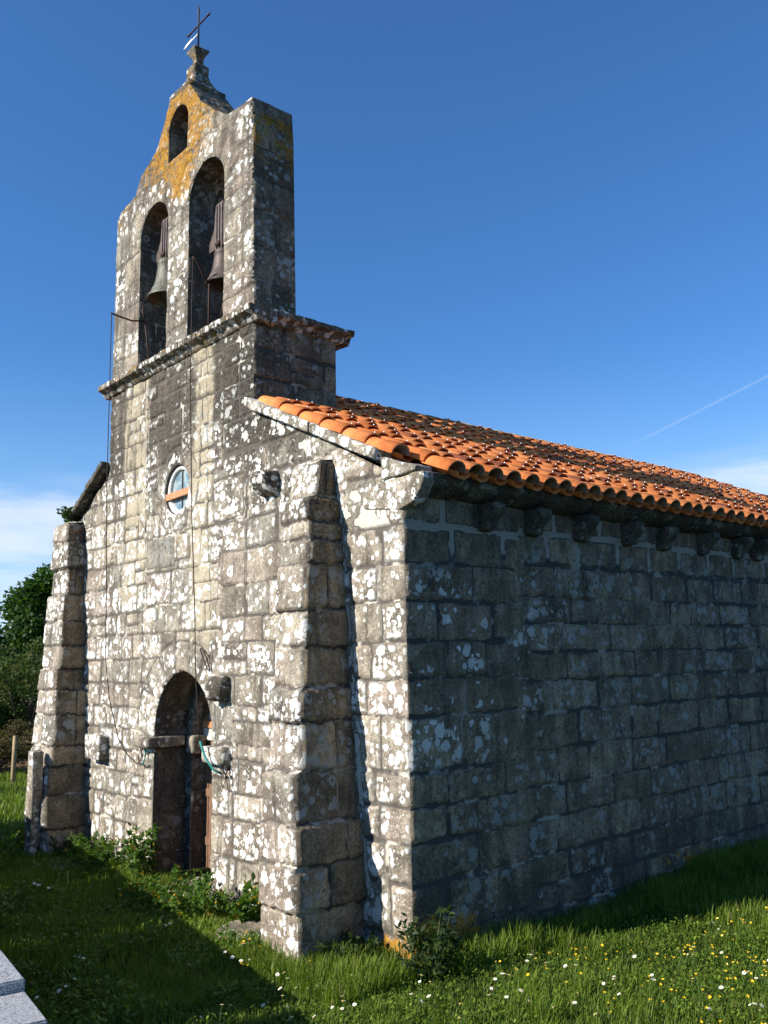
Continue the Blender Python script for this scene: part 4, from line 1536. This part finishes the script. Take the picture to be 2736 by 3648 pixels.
def blades(n, rng, xr, yr, hmean, wid, dens=None, lean=0.55):
    x = rng.uniform(xr[0], xr[1], n)
    y = rng.uniform(yr[0], yr[1], n)
    keep = ~in_building(x, y)
    if dens is not None:
        keep &= rng.rand(n) < dens(x, y)
    x, y = x[keep], y[keep]
    n = len(x)
    clump = fbm(x * 1.7, y * 1.7, 51)
    h = hmean * (0.45 + 1.1 * clump) * rng.uniform(0.6, 1.5, n)
    az = rng.uniform(0, 2 * np.pi, n)
    la = rng.uniform(0.1, 1.0, n) * lean
    dx, dy = np.cos(az), np.sin(az)
    px, py = -dy, dx
    w = wid * rng.uniform(0.6, 1.4, n)
    z0 = ground_z(x, y) - 0.01
    vs = []
    for t, ww in ((0.0, 1.0), (0.45, 0.85), (0.8, 0.5), (1.0, 0.05)):
        out = h * la * t ** 1.8
        zz = z0 + h * t * (1 - 0.25 * la * t)
        for s in (-1, 1):
            vs.append(np.stack([x + dx * out + px * w * ww * s, y + dy * out + py * w * ww * s, zz], -1))
    V = np.stack(vs, 1)
    base = np.arange(n)[:, None] * 8
    Q = np.concatenate([base + np.array([[0, 1, 3, 2]]), base + np.array([[2, 3, 5, 4]]), base + np.array([[4, 5, 7, 6]])], 0)
    col = np.stack([np.clip(0.75 * clump + 0.5 * rng.rand(n) - 0.05, 0, 1), rng.rand(n), np.zeros(n), np.ones(n)], -1)
    return V.reshape(-1, 3), Q, np.repeat(col, 8, 0)


rng = np.random.RandomState(17)
parts_ = []
parts_.append(blades(105000, rng, (-1.5, 3.6), (-2.3, 5.0), 0.066, 0.0034, lean=1.0))
parts_.append(blades(26000, rng, (-0.2, 3.6), (3.0, 9.0), 0.13, 0.0050))
parts_.append(blades(90000, rng, (-9.5, -0.5), (-4.6, 0.0), 0.085, 0.0042))
parts_.append(blades(26000, rng, (-16.5, -7.6), (-2.5, 4.5), 0.12, 0.0075))
parts_.append(blades(9000, rng, (0.02, 0.5), (0.1, 7.0), 0.16, 0.005, lean=0.7))
parts_.append(blades(6000, rng, (-1.3, 0.3), (-1.05, -0.05), 0.16, 0.0045, lean=0.7))
# taller tufts scattered
tx = rng.uniform(-1.5, 3.4, 90)
ty = rng.uniform(-1.8, 5.0, 90)
def tuft_d(x, y):
    d = np.min(np.hypot(x[:, None] - tx[None], y[:, None] - ty[None]), 1)
    return (d < 0.09).astype(float)
parts_.append(blades(90000, rng, (-1.5, 3.5), (-1.9, 5.1), 0.14, 0.0036, dens=tuft_d, lean=0.8))
# low broad leaves between the blades
def cover(n, xr, yr, size):
    x, y = rng.uniform(*xr, n), rng.uniform(*yr, n)
    k = ~in_building(x, y) & (fbm(x * 2.3, y * 2.3, 81) > 0.46)
    x, y = x[k], y[k]
    n = len(x)
    az, tilt = rng.uniform(0, 2 * np.pi, n), rng.uniform(0.1, 0.9, n)
    L = size * rng.uniform(0.6, 1.5, n)
    d = np.stack([np.cos(az) * np.cos(tilt), np.sin(az) * np.cos(tilt), np.sin(tilt)], -1)
    w = np.stack([-np.sin(az), np.cos(az), np.zeros(n)], -1) * (L * 0.30)[:, None]
    p = np.stack([x, y, ground_z(x, y) + rng.uniform(0.01, 0.085, n)], -1)
    V = np.stack([p, p + d * L[:, None] * 0.55 + w, p + d * L[:, None], p + d * L[:, None] * 0.55 - w], 1).reshape(-1, 3)
    col = np.stack([rng.rand(n), rng.rand(n) * 0.9, np.zeros(n), np.ones(n)], -1)
    return V, np.arange(n * 4).reshape(-1, 4), np.repeat(col, 4, 0)
parts_.append(cover(60000, (-1.5, 3.6), (-2.3, 5.0), 0.026))
parts_.append(cover(30000, (-9.0, -0.5), (-4.2, 0.0), 0.045))
off = 0
VV, QQ, CC = [], [], []
for v, q, c in parts_:
    VV.append(v); QQ.append(q + off); CC.append(c)
    off += len(v)
gm_ = mesh_np(np.vstack(VV), np.vstack(QQ), 'grass')
put_attr(gm_, 'lf', np.vstack(CC))
go_ = link('grass', gm_, M_GRASS)
go_['kind'] = 'stuff'
tag(go_, 'rough green grass growing round the chapel', 'grass')

# ---- flowers: daisies and buttercups, each its own
m_pet, n_pet = new_mat('daisy_petal')
finish(m_pet, n_pet, (0.80, 0.79, 0.76), 0.6)
m_yel, n_yel = new_mat('buttercup_petal')
finish(m_yel, n_yel, (0.75, 0.50, 0.015), 0.35, spec=0.5)
m_stem, n_stem = new_mat('flower_stem')
finish(m_stem, n_stem, (0.06, 0.11, 0.02), 0.7)


def flower_mesh(kind):
    bm = bmesh.new()
    mats = []
    tube(bm, [(0, 0, -0.02), (0.004, 0.003, 0.06), (0, 0, 0.115)], 0.0016, 4)
    ns = len(bm.faces)
    top = 0.115
    r = 0.013 if kind == 'daisy' else 0.0105
    n = 12 if kind == 'daisy' else 5
    for i in range(n):
        a = 2 * math.pi * i / n
        da = math.pi / n * (0.95 if kind == 'daisy' else 1.25)
        rise = 0.002 if kind == 'daisy' else 0.008
        pts = [(0.003 * math.cos(a), 0.003 * math.sin(a), top), (r * 0.8 * math.cos(a - da), r * 0.8 * math.sin(a - da), top + rise * 0.8),
               (r * math.cos(a), r * math.sin(a), top + rise), (r * 0.8 * math.cos(a + da), r * 0.8 * math.sin(a + da), top + rise * 0.8)]
        bm.faces.new([bm.verts.new(p) for p in pts])
    np_ = len(bm.faces)
    lathe(bm, [(0.0045, top + 0.001), (0.0042, top + 0.004), (0.001, top + 0.0055)], (0, 0, 0), 8)
    me = bpy.data.meshes.new(kind)
    bm.to_mesh(me)
    bm.free()
    for m_ in (m_stem, m_pet if kind == 'daisy' else m_yel, m_yel):
        me.materials.append(m_)
    for p in me.polygons:
        p.material_index = 0 if p.index < ns else (1 if p.index < np_ else 2)
    return me


def scatter(kind, label, group, spots, zoff, seed):
    rng = random.Random(seed)
    first = None
    me = flower_mesh(kind)
    for (x, y) in spots:
        if first is None:
            o = bpy.data.objects.new(kind, me)
            tag(o, label, 'flower', group)
            first = o
        else:
            o = first.copy()
        COL.objects.link(o)
        s = rng.uniform(0.95, 1.5)
        o.location = (x, y, float(ground_z(x, y)) + zoff * rng.uniform(0.3, 1.2))
        o.rotation_euler = (rng.uniform(-0.35, 0.35) + 0.35, rng.uniform(-0.35, 0.35), rng.uniform(0, 6.28))
        o.scale = (s, s, rng.uniform(0.9, 1.5))


def spots_in(n, seed, xr, yr, ok):
    rng = random.Random(seed)
    out = []
    while len(out) < n:
        x, y = rng.uniform(*xr), rng.uniform(*yr)
        if bool(in_building(np.array([x]), np.array([y]))[0]) or not ok(x, y):
            continue
        out.append((x, y))
        if rng.random() < 0.45:        # they stand in little groups
            for _ in range(rng.randint(1, 4)):
                q = (x + rng.gauss(0, 0.07), y + rng.gauss(0, 0.07))
                if ok(*q) and not bool(in_building(np.array([q[0]]), np.array([q[1]]))[0]):
                    out.append(q)
    return out[:n]


lit = lambda x, y: x > 0.55 + 0.30 * max(y, 0) and y > -1.5 + 0.0 * x
scatter('daisy', 'small white daisy in the grass below the walls', 'white daisies in the grass',
        spots_in(185, 1, (-1.3, 3.0), (-1.35, 4.0), lambda x, y: lit(x, y) or (y < -0.8 and y > -1.4 - 0.19 * x)) + spots_in(105, 2, (-8.0, 0.5), (-3.4, -0.7), lambda x, y: True), 0.03, 5)
scatter('buttercup', 'small yellow buttercup in the sunlit grass', 'yellow buttercups in the grass',
        spots_in(275, 3, (0.9, 3.1), (0.1, 4.6), lambda x, y: lit(x, y) and random.Random(int(x * 100)).random() < 0.35 + 0.25 * x) + spots_in(10, 4, (-1.2, 1.0), (-1.3, -0.7), lambda x, y: True), 0.06, 6)


# ================================================================== leafy plants and trees
def leafy(name, n, rng, vol, size, mat, parent, aspect=0.45, up=0.3):
    """n leaf-shaped cards (folded quads) at points drawn by vol()"""
    P = vol(n)
    n = len(P)
    d = rng.normal(0, 1, (n, 3))
    d[:, 2] = d[:, 2] * 0.6 + up
    d /= np.linalg.norm(d, axis=1)[:, None]
    r = rng.normal(0, 1, (n, 3))
    s = np.cross(d, r)
    s /= np.linalg.norm(s, axis=1)[:, None]
    k = np.cross(s, d)
    L = size * rng.uniform(0.6, 1.35, n)[:, None]
    a = P
    m = P + d * L * 0.5 + k * L * 0.10
    t = P + d * L
    w = s * L * aspect * 0.5
    V = np.stack([a, m + w - k * L * 0.06, t, m - w - k * L * 0.06], 1).reshape(-1, 3)
    Q = np.arange(n * 4).reshape(-1, 4)
    me = mesh_np(V, Q, name)
    col = np.stack([rng.rand(n), rng.rand(n), np.zeros(n), np.ones(n)], -1)
    put_attr(me, 'lf', np.repeat(col, 4, 0))
    return link(name, me, mat, parent, smooth=False)


M_WEED = leaf_mat('weed_leaves', (0.030, 0.075, 0.009), (0.092, 0.175, 0.022), (0.30, 0.20, 0.03))
M_DKWEED = leaf_mat('dark_leaves', (0.014, 0.034, 0.008), (0.042, 0.070, 0.015), None)
M_LEAF = leaf_mat('oak_leaves', (0.016, 0.045, 0.007), (0.046, 0.100, 0.015), None)
M_LEAF2 = leaf_mat('willow_leaves', (0.034, 0.062, 0.013), (0.078, 0.115, 0.027), (0.18, 0.13, 0.05))
M_SCRUB = leaf_mat('dry_scrub', (0.050, 0.040, 0.016), (0.105, 0.080, 0.034), (0.05, 0.07, 0.02))
M_TWIG = plain_mat('twig_bark', (0.045, 0.032, 0.022), (0.10, 0.075, 0.050), 20, 0.9, 0, 0.006)


def weed(label, loc, h, w, n, size, seed, mat=None, stems=9, group='weeds along the foot of the walls', name='weed', aspect=0.5, flowers=0):
    t = thing(name, label, 'plant', (loc[0], loc[1], float(ground_z(loc[0], loc[1])) if len(loc) < 3 else loc[2]), group)
    rng = np.random.RandomState(seed)
    bm = bmesh.new()
    ends = []
    for k in range(stems):
        a = rng.uniform(0, 6.28)
        rr_ = w * math.sqrt(rng.rand())
        hh = h * rng.uniform(0.55, 1.05)
        b = Vector((math.cos(a) * rr_ * 0.4, math.sin(a) * rr_ * 0.4, 0))
        e = Vector((math.cos(a) * rr_, math.sin(a) * rr_, hh))
        m = b.lerp(e, 0.5) + Vector((0, 0, hh * 0.08))
        tube(bm, [b, m, e], [0.004, 0.003, 0.0015], 4)
        ends.append((b, m, e))
    from_bm('stem', bm, M_STEMW, t)

    def vol(n_):
        out = []
        for i in range(n_):
            b, m, e = ends[rng.randint(len(ends))]
            q = rng.rand() ** 0.75
            p = b.lerp(m, q * 2) if q < 0.5 else m.lerp(e, q * 2 - 1)
            out.append((p.x + rng.normal(0, size * 0.30), p.y + rng.normal(0, size * 0.30), max(p.z + rng.normal(0, size * 0.2), 0.0)))
        return np.array(out)
    leafy('foliage', n, rng, vol, size, mat or M_WEED, t, aspect)
    if flowers:
        bm = bmesh.new()
        for i in range(flowers):
            b, m, e = ends[rng.randint(len(ends))]
            bmesh.ops.create_icosphere(bm, subdivisions=1, radius=0.012, matrix=Matrix.Translation(e + Vector((rng.normal(0, .03), rng.normal(0, .03), -0.02))))
        from_bm('blossom', bm, M_ORF, t)
    return t


M_STEMW = plain_mat('weed_stem', (0.06, 0.09, 0.02), (0.10, 0.10, 0.04), 20, 0.8, 0, 0.002)
m_of, n_of = new_mat('orange_blossom')
finish(m_of, n_of, (0.70, 0.33, 0.02), 0.6)
M_ORF = m_of

weed('dark leafy shrub with pointed leaves at the corner of the chapel', (0.30, -0.10), 0.56, 0.30, 430, 0.080, 1, M_DKWEED, 18, None, 'shrub', 0.36)
weed('low dark weeds between the right buttress and the chapel corner', (-0.42, -0.32), 0.26, 0.28, 340, 0.067, 2, M_DKWEED, 14)
weed('tall leafy weed in front of the left door jamb', (-4.55, -0.28), 0.59, 0.26, 510, 0.084, 3, None, 12, flowers=2)
weed('bushy green weeds at the wall foot left of the door', (-5.75, -0.28), 0.37, 0.55, 884, 0.067, 4, None, 22)
weed('low green weeds beside the left buttress', (-6.6, -0.35), 0.30, 0.35, 442, 0.062, 5, M_DKWEED, 14)
weed('bright green weeds in front of the door step', (-3.35, -0.52), 0.32, 0.55, 952, 0.062, 6, None, 24, flowers=2)
weed('leafy weed with broad leaves beside the right buttress', (-1.95, -0.22), 0.39, 0.40, 510, 0.095, 7, None, 14, flowers=4)
weed('spreading weeds right of the door at the wall foot', (-2.70, -0.45), 0.37, 0.45, 714, 0.067, 8, None, 20, flowers=2)
weed('grassy weeds left of the right buttress base', (-1.30, -0.86), 0.19, 0.20, 255, 0.056, 9, None, 12)
weed('small weed at the foot of the grey stone post', (-7.55, -0.62), 0.32, 0.22, 221, 0.067, 10, M_WEED, 10)
weed('leafy sprig growing on top of the left buttress', (-7.62, -0.06, 4.66), 0.39, 0.30, 323, 0.078, 11, M_DKWEED, 11, None, 'shrub', 0.5)
for k, (x, y) in enumerate(((1.35, 0.9), (1.05, 0.35), (2.1, 3.0), (0.75, 0.15))):
    pass

# stones in the grass
def boulder(label, loc, sx_, sy_, sz, seed, rot=0.0):
    bm = bmesh.new()
    bmesh.ops.create_icosphere(bm, subdivisions=4, radius=1.0)
    co = np.array([v.co[:] for v in bm.verts])
    k = 1 + (fbm(co[:, 0] * 1.6 + co[:, 2], co[:, 1] * 1.6 - co[:, 2], seed, 4) - 0.5) * 0.55
    for v, q in zip(bm.verts, k):
        c = v.co * float(q)
        c = Vector((max(-0.8, min(0.8, c.x)), max(-0.8, min(0.8, c.y)), max(-0.6, min(0.62, c.z))))
        v.co = Vector((c.x * sx_, c.y * sy_, c.z * sz))
    o = from_bm('stone', bm, M_GSTONE)
    o.location = (loc[0], loc[1], float(ground_z(loc[0], loc[1])) + loc[2])
    o.rotation_euler = (0.05, 0.03, rot)
    tag(o, label, 'stone', 'stones in the grass')


M_GSTONE = stone_material('ground_stone', attr=False, lichen=0.25, orange=0.06, grime=0.34, moss=0.12)
boulder('flat weathered stone lying in the grass beside the right buttress', (-1.72, -0.56, 0.0), 0.42, 0.30, 0.12, 3, 0.2)
boulder('worn door step stone under the right door jamb', (-3.55, -0.02, 0.0), 0.62, 0.36, 0.13, 4, 0.0)
boulder('low mossy stone in the shade near the left buttress', (-6.2, -0.62, -0.02), 0.40, 0.25, 0.09, 6, 0.4)

# stone post beside the left buttress
worn = worn_block('stone_post', [(-0.09, -0.2), (0.09, -0.2), (0.085, 0.85), (0.08, 0.85), (0.075, 1.36), (-0.07, 1.38), (-0.085, 0.8)], -0.08, 0.08, M_STONE, None, axis='y', noise=0.010, seed=200, bev=0.02)
worn.location = (-7.08, -0.69, 0.0)
worn.rotation_euler = (0, 0, 0.15)
tag(worn, 'slender grey granite post standing in front of the left buttress', 'post')

# ---- granite tomb in the corner, a row of low tombs beyond the frame
mgt, ngt = new_mat('polished_granite')
Pq = ngt.coord('Object')
v1 = ngt.noise(Pq, 190.0, 2, 0.8)
v2 = ngt.noise(ngt.vmath('ADD', Pq, (3, 7, 1)), 90.0, 3, 0.7)
cq = ngt.mix(ngt.step(v1, 0.40, 0.60), (0.09, 0.09, 0.092), (0.46, 0.455, 0.445))
cq = ngt.mix(ngt.mul(ngt.step(v2, 0.52, 0.64), 0.5), cq, (0.58, 0.57, 0.56))
finish(mgt, ngt, cq, 0.5, v1, 0.001, spec=0.4)
ROT = math.atan2(0.58, -3.33) - math.pi      # the long edge in plan


def tomb(label, loc, tiers, base_len, depth, name='granite_tomb', rot=None):
    t = thing(name, label, 'tomb', loc, 'granite tombs')
    t.rotation_euler = (0, 0, ROT if rot is None else rot)
    bm = bmesh.new()
    box(bm, -base_len + 0.04, -0.04, -depth + 0.04, -0.05, -0.1, min(z for _, _, z in tiers) - 0.085, 0.01)
    from_bm('plinth', bm, mgt, t, False)
    for a, b, z in tiers:
        bm = bmesh.new()
        box(bm, a + 0.002, b - 0.002, -depth, 0.0, z - 0.08, z, 0.006)
        from_bm('lid', bm, mgt, t, False)
    return t


tomb('pale speckled granite tomb with stepped lids in the lower left corner', (3.68, -4.345, 0.0),
     [(-0.83, 0.0, 1.370), (-1.165, -0.83, 1.415), (-1.60, -1.165, 1.455)], 1.6, 1.15, rot=-0.12)
tomb('pale granite tomb mostly outside the left edge of the view', (1.66, -4.03, 0.0), [(-2.4, 0.0, 1.465)], 2.4, 1.1)
tomb('pale granite tomb mostly outside the left edge of the view', (-0.80, -3.545, 0.0), [(-2.4, 0.0, 1.48)], 2.4, 1.1)
tomb('pale granite tomb mostly outside the left edge of the view', (-3.23, -3.12, 0.0), [(-2.4, 0.0, 1.48)], 2.4, 1.1)
tomb('pale granite tomb mostly outside the left edge of the view', (-5.66, -2.70, 0.0), [(-2.4, 0.0, 1.48)], 2.4, 1.1)
tomb('pale granite tomb mostly outside the left edge of the view', (-8.09, -2.28, 0.0), [(-2.4, 0.0, 1.48)], 2.4, 1.1)


# ---- trees behind on the left
def tree(name, label, loc, h, rad, n, size, seed, mat, group, trunk_h=0.35, lobes=12, flat=0.8):
    t = thing(name, label, 'tree' if name == 'tree' else 'bush', loc, group)
    rng = np.random.RandomState(seed)
    bm = bmesh.new()
    top = Vector((0, 0, h * trunk_h))
    tube(bm, [(0, 0, -0.3), (0.05, 0.02, h * trunk_h * 0.5), top], [0.05 * rad + 0.05, 0.04 * rad + 0.03, 0.03 * rad + 0.02], 8)
    cs = []
    for k in range(lobes):
        a = rng.uniform(0, 6.28)
        q = math.sqrt(rng.rand())
        zc = h * trunk_h + (h * (1 - trunk_h)) * rng.uniform(0.05, 0.86)
        prof_ = math.sin(min(1.0, max(0.05, (zc - h * trunk_h * 0.7) / (h * (1.05 - trunk_h * 0.7)))) * math.pi) ** 0.6
        c = Vector((math.cos(a) * rad * q * prof_, math.sin(a) * rad * q * prof_, zc))
        cs.append((c, rad * rng.uniform(0.28, 0.46)))
        tube(bm, [top * 0.8, top.lerp(c, 0.5) + Vector((0, 0, 0.1 * h * 0.3)), c], [0.02 * rad + 0.015, 0.014 * rad + 0.01, 0.006], 5)
    from_bm('trunk', bm, M_TWIG, t)

    def vol(n_):
        out = []
        while len(out) < n_:
            c, r = cs[rng.randint(len(cs))]
            d = rng.normal(0, 1, 3)
            d /= np.linalg.norm(d)
            p = d * r * rng.uniform(0.55, 1.08) * (0.8 + 0.4 * rng.rand())
            out.append((c.x + p[0], c.y + p[1], c.z + p[2] * flat))
        return np.array(out)
    leafy('crown', n, rng, vol, size, mat, t, 0.55)
    return t


tree('tree', 'dark green oak tree behind the chapel, furthest left', (-33.2, 8.0, 0.0), 7.3, 2.6, 18000, 0.20, 1, M_LEAF, 'trees behind the chapel', 0.12)
tree('tree', 'tall round oak tree close behind the left buttress', (-29.0, 8.6, 0.0), 7.2, 2.5, 20000, 0.20, 2, M_LEAF, 'trees behind the chapel', 0.12, 18)
tree('tree', 'smaller dark tree between the two oaks', (-31.0, 7.0, 0.0), 5.6, 2.0, 14000, 0.18, 3, M_LEAF, 'trees behind the chapel', 0.10, 16)
tree('tree', 'dark tree beyond the left buttress, rear of the group', (-36.5, 12.0, 0.0), 7.2, 2.8, 12000, 0.24, 4, M_LEAF, 'trees behind the chapel', 0.2)
tree('bush', 'light green leafy bush in front of the dark trees', (-18.9, 3.35, -0.1), 3.5, 1.15, 12000, 0.085, 5, M_LEAF2, 'bushes behind the fence', 0.06, 20)
tree('bush', 'lower light green bush at the left edge of the view', (-19.6, 2.2, -0.1), 2.5, 1.0, 8000, 0.085, 6, M_LEAF2, 'bushes behind the fence', 0.06, 16)
tree('bush', 'dry brown scrub bush behind the wooden fence post', (-16.9, 1.9, -0.1), 1.35, 1.0, 7000, 0.07, 7, M_SCRUB, 'bushes behind the fence', 0.15, 14)
tree('bush', 'dry brown scrub bush next to the left buttress', (-16.0, 2.9, -0.1), 1.2, 0.9, 6000, 0.07, 8, M_SCRUB, 'bushes behind the fence', 0.15, 14)
tree('bush', 'low dry scrub at the far left edge of the grass', (-18.2, 1.0, -0.1), 1.1, 1.1, 6000, 0.07, 9, M_SCRUB, 'bushes behind the fence', 0.15, 14)

# fence: one leaning timber post and wires
fe = thing('wire_fence', 'old wire fence with a pale timber post before the brown scrub', 'fence', (-15.0, 1.72, 0.0))
M_POST = plain_mat('weathered_timber', (0.24, 0.17, 0.09), (0.42, 0.32, 0.18), 10, 0.9, 0, 0.006, stretch=(4, 4, 0.6))
for (dx, dy) in ((0, 0), (-1.5, -2.8), (1.3, 2.6)):
    bm = bmesh.new()
    tube(bm, [(dx, dy, -0.3), (dx + 0.01, dy, 0.5), (dx + 0.02, dy, 1.0)], [0.055, 0.05, 0.045], 8)
    from_bm('post', bm, M_POST, fe)
bm = bmesh.new()
for z in (0.45, 0.80):
    tube(bm, [(-1.5, -2.8, z), (0, 0, z), (1.3, 2.6, z)], 0.006, 4)
from_bm('wire', bm, M_WIRE, fe)
